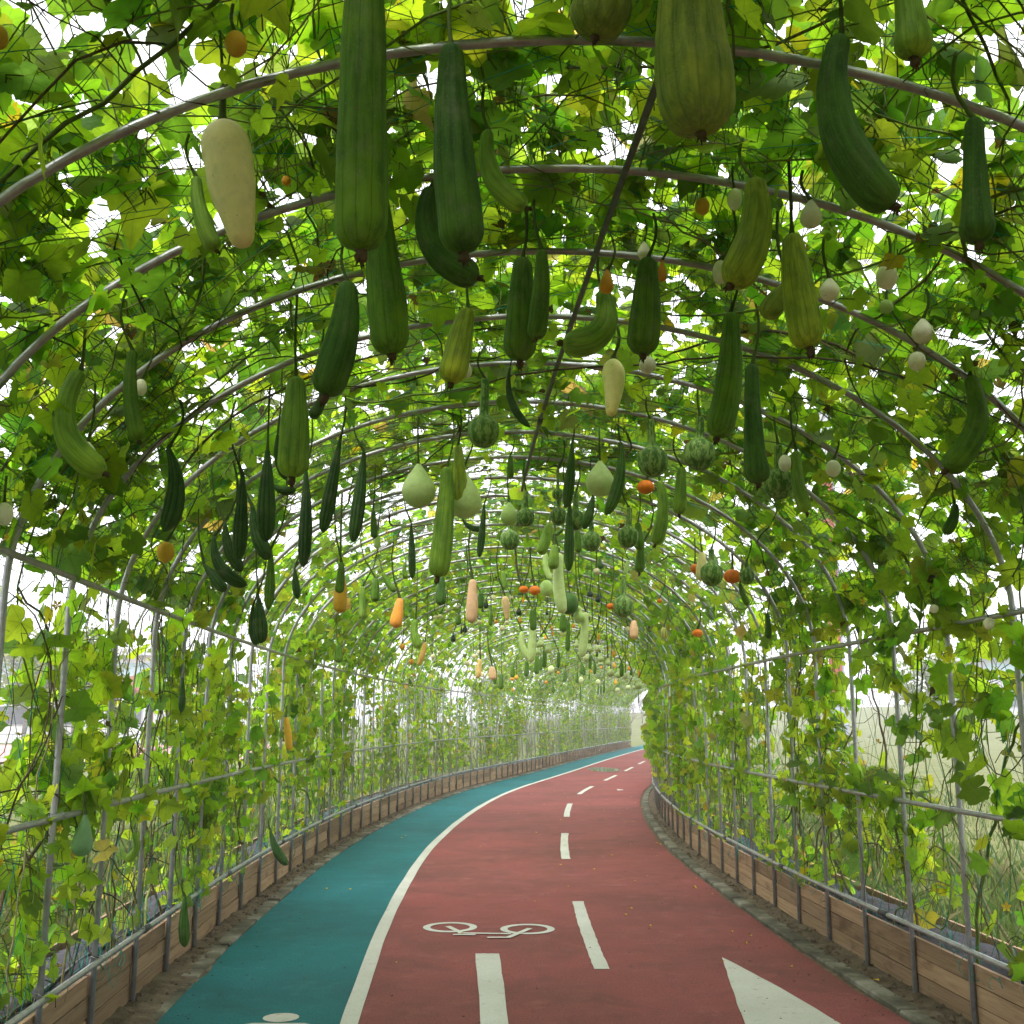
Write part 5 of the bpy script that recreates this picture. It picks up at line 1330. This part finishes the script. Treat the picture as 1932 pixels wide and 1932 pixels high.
# ---- leafy trees far out on the lawn
def leafy_tree(x, y, h, w, seed, label):
    q = np.random.default_rng(seed); gz = float(ground_z(x, y))
    root = tag(empty('leafy_tree', (x, y, gz - .05)), label, 'tree', 'leafy trees beyond the lawn')
    mb = MB(); mb.tube([(0, 0, 0), (.05, 0, h * .25), (0, .06, h * .55), (.05, 0, h * .8)], [.16, .13, .08, .03], 8)
    for k in range(7):
        a = k * .9; z0 = h * (.3 + .06 * k); mb.tube([(0, 0, z0), (.25 * w * math.cos(a), .25 * w * math.sin(a), z0 + .12 * h), (.42 * w * math.cos(a), .42 * w * math.sin(a), z0 + .2 * h)], [.06, .04, .015], 5, False)
    mb.build('trunk', M['bark'], root, True)
    n = 2600; c = q.normal(0, 1, (26, 3)); c = c / np.linalg.norm(c, axis=1, keepdims=True) * q.uniform(.35, 1, (26, 1)) ** .5
    ci = q.integers(0, 26, n); p = c[ci] * np.array([w * .42, w * .42, h * .30]) + q.normal(0, 1, (n, 3)) * w * .085; p[:, 2] += h * .66
    Z = nz(q.normal(0, 1, (n, 3)) + np.array([0, 0, .6])); g = q.normal(0, 1, (n, 3)); Y = nz(g - (g * Z).sum(1, keepdims=True) * Z)
    L = dict(p=p, X=np.cross(Y, Z), Y=Y, Z=Z, sz=q.uniform(.09, .20, n), tint=np.array([(.07, .12, .03), (.10, .15, .035), (.13, .16, .05)])[q.integers(0, 3, n)] * q.uniform(.8, 1.2, (n, 1)),
             fold=q.normal(.1, .2, n), droop=q.normal(-.2, .2, n), wave=q.normal(0, .08, n), ph=q.uniform(0, 6, n), tpl=q.integers(0, 7, n))
    link('crown', leaf_mesh('crown', L, 'lo'), M['leaf'], root)
for k, (x, y, h, w, lab) in enumerate([(-24, 62, 6.5, 5.0, 'round leafy tree at the near corner of the pink court'), (-34, 79, 7.5, 6.0, 'tall leafy tree before the white building'), (-17, 88, 6.0, 5.5, 'leafy tree on the open lawn past the white building'),
                                       (-8, 96, 5.5, 5.0, 'low leafy tree on the lawn behind the footpath wall'), (-46, 70, 6.0, 5.0, 'leafy tree growing inside the pink court'), (-2, 118, 6.5, 6.0, 'far leafy tree seen through the footpath lattice'),
                                       (34, 92, 6.5, 5.5, 'leafy tree on the rise beyond the red and grey post'), (42, 84, 5.0, 4.5, 'smaller leafy tree on the rise beyond the bike lane'), (58, 98, 7.0, 6.5, 'broad leafy tree before the grey building'), (26, 104, 5.0, 4.5, 'low leafy tree at the foot of the rise')]):
    leafy_tree(x, y, h, w, 90 + k, lab)

# ---- things seen in scraps through the leaves
x0 = -62
pz = link('paved_court', np_mesh('paved_court', [(-70, 44, .0), (-11, 44, .0), (-13, 74, .0), (-70, 74, .0)], [(0, 1, 2, 3)]), M['pink'])
tag(pz, 'pink paved court beyond the lawn on the footpath side', 'court', kind='structure')
rl = tag(empty('railing', (-12, 43.5, 0)), 'grey railing with upright bars along the pink court', 'railing')
mb = MB(); mb.box((-56, -.03, 1.02), (0, .03, 1.08)); mb.build('top_rail', M['galv'], rl)
mb = MB(); mb.box((-56, -.02, .15), (0, .02, .19)); mb.build('bottom_rail', M['galv'], rl)
mb = MB(); mb.box((-.03, -.035, 0), (.03, .035, 1.1)); pm_ = mb.mesh('post')
for k in range(0, 57, 2): link('post', pm_, M['galv'], rl, (-k, 0, 0))
mb = MB()
for k in range(0, 224): mb.box((-.25 * k - .14, -.01, .19), (-.25 * k - .12, .01, 1.02))
mb.build('bars', M['galv'], rl)['kind'] = 'stuff'
def building(name, x0, x1, y0, y1, h, wall_m, roof_m, band, label, nwin, wz=(1.2, 2.6)):
    root = tag(empty(name, ((x0 + x1) / 2, y0, 0)), label, 'building'); ox = (x0 + x1) / 2
    mb = MB(); mb.box((x0 - ox, 0, -.5), (x1 - ox, y1 - y0, h)); mb.build('wall', wall_m, root)
    mb = MB(); mb.box((x0 - ox - .8, -.8, h), (x1 - ox + .8, y1 - y0 + .8, h + .5)); mb.build('roof', roof_m, root)
    if band:
        mb = MB(); mb.box((x0 - ox + .2, -.06, h - 1.7), (x1 - ox - .2, -.003, h - .5)); mb.build('fascia_band', band, root)
    st = (x1 - x0) / nwin
    mbw = MB(); mbw.box((-st * .33, -.05, 0), (st * .33, -.004, wz[1] - wz[0])); fm = mbw.mesh('window')
    mbw = MB(); mbw.box((-st * .30, -.07, .08), (st * .30, -.053, wz[1] - wz[0] - .08)); gm = mbw.mesh('pane')
    for k in range(nwin):
        w_ = link('window', fm, M['galv'], root, (x0 - ox + st * (k + .5), 0, wz[0])); link('pane', gm, M['pane'], w_)
    return root
building('low_building', -64, -26, 82, 96, 6.2, M['wall_white'], M['concrete'], M['band'], 'low white building with a blue-green band beyond the pink court', 9)
building('low_building', 47, 86, 112, 128, 7.6, M['concrete'], M['concrete'], M['band'], 'low grey building with a flat roof and blue-green band beyond the lawn', 9, (2.8, 4.6))
pv_ = tag(empty('pavilion', (-21.5, 64, 0)), 'small open pavilion with a brown roof beside the pink court', 'pavilion')
for sx in (-1, 1):
    for sy in (-1, 1):
        mb = MB(); mb.box((sx * 1.6 - .09, sy * 1.6 - .09, 0), (sx * 1.6 + .09, sy * 1.6 + .09, 3.0)); mb.build('post', M['darkwood'], pv_)
mb = MB(); mb.add([(-2.1, -2.1, 3.0), (2.1, -2.1, 3.0), (2.1, 2.1, 3.0), (-2.1, 2.1, 3.0), (-2.1, -2.1, 3.2), (2.1, -2.1, 3.2), (2.1, 2.1, 3.2), (-2.1, 2.1, 3.2), (0, 0, 4.1)],
              q=[(3, 2, 1, 0), (0, 1, 5, 4), (1, 2, 6, 5), (2, 3, 7, 6), (3, 0, 4, 7)], t=[(4, 5, 8), (5, 6, 8), (6, 7, 8), (7, 4, 8)]); mb.build('roof', M['darkwood'], pv_)
bn = tag(empty('park_bench', (-9.8, 28.5, -.02), .15), 'brown slatted park bench on the lawn outside the footpath wall', 'bench')
for k in range(4): mb = MB(); mb.box((-.8, -.2 + k * .11, .42), (.8, -.11 + k * .11, .455)); mb.build('seat_slat', M['darkwood'], bn)
for k in range(3): mb = MB(); mb.box((-.8, .24, .55 + k * .12), (.8, .275, .645 + k * .12)); mb.build('back_slat', M['darkwood'], bn)
for sx in (-.65, .65):
    mb = MB(); mb.box((sx - .03, -.18, 0), (sx + .03, -.12, .42)); mb.build('leg', M['galv'], bn)
    mb = MB(); mb.box((sx - .03, .276, 0), (sx + .03, .33, .92)); mb.build('leg', M['galv'], bn)
print('FRUIT', len(fruit_log))
if False:
    for f_ in fruit_log: print(f_)

# ---- thin overcast haze
hm, hnt, hout = mat_new('haze_air')
pvn = N(hnt, 'VolumePrincipled'); pvn.inputs['Density'].default_value = HAZE; pvn.inputs['Color'].default_value = (.97, .98, 1, 1); pvn.inputs['Anisotropy'].default_value = .2
hnt.links.new(pvn.outputs[0], hout.inputs['Volume'])
mb = MB(); mb.box((-1600, -700, -1.1), (1600, 2100, 9.4))
if HAZE > 0: tag(mb.build('haze', hm), 'thin pale haze hanging over the lawn and tunnel', 'haze', kind='stuff')
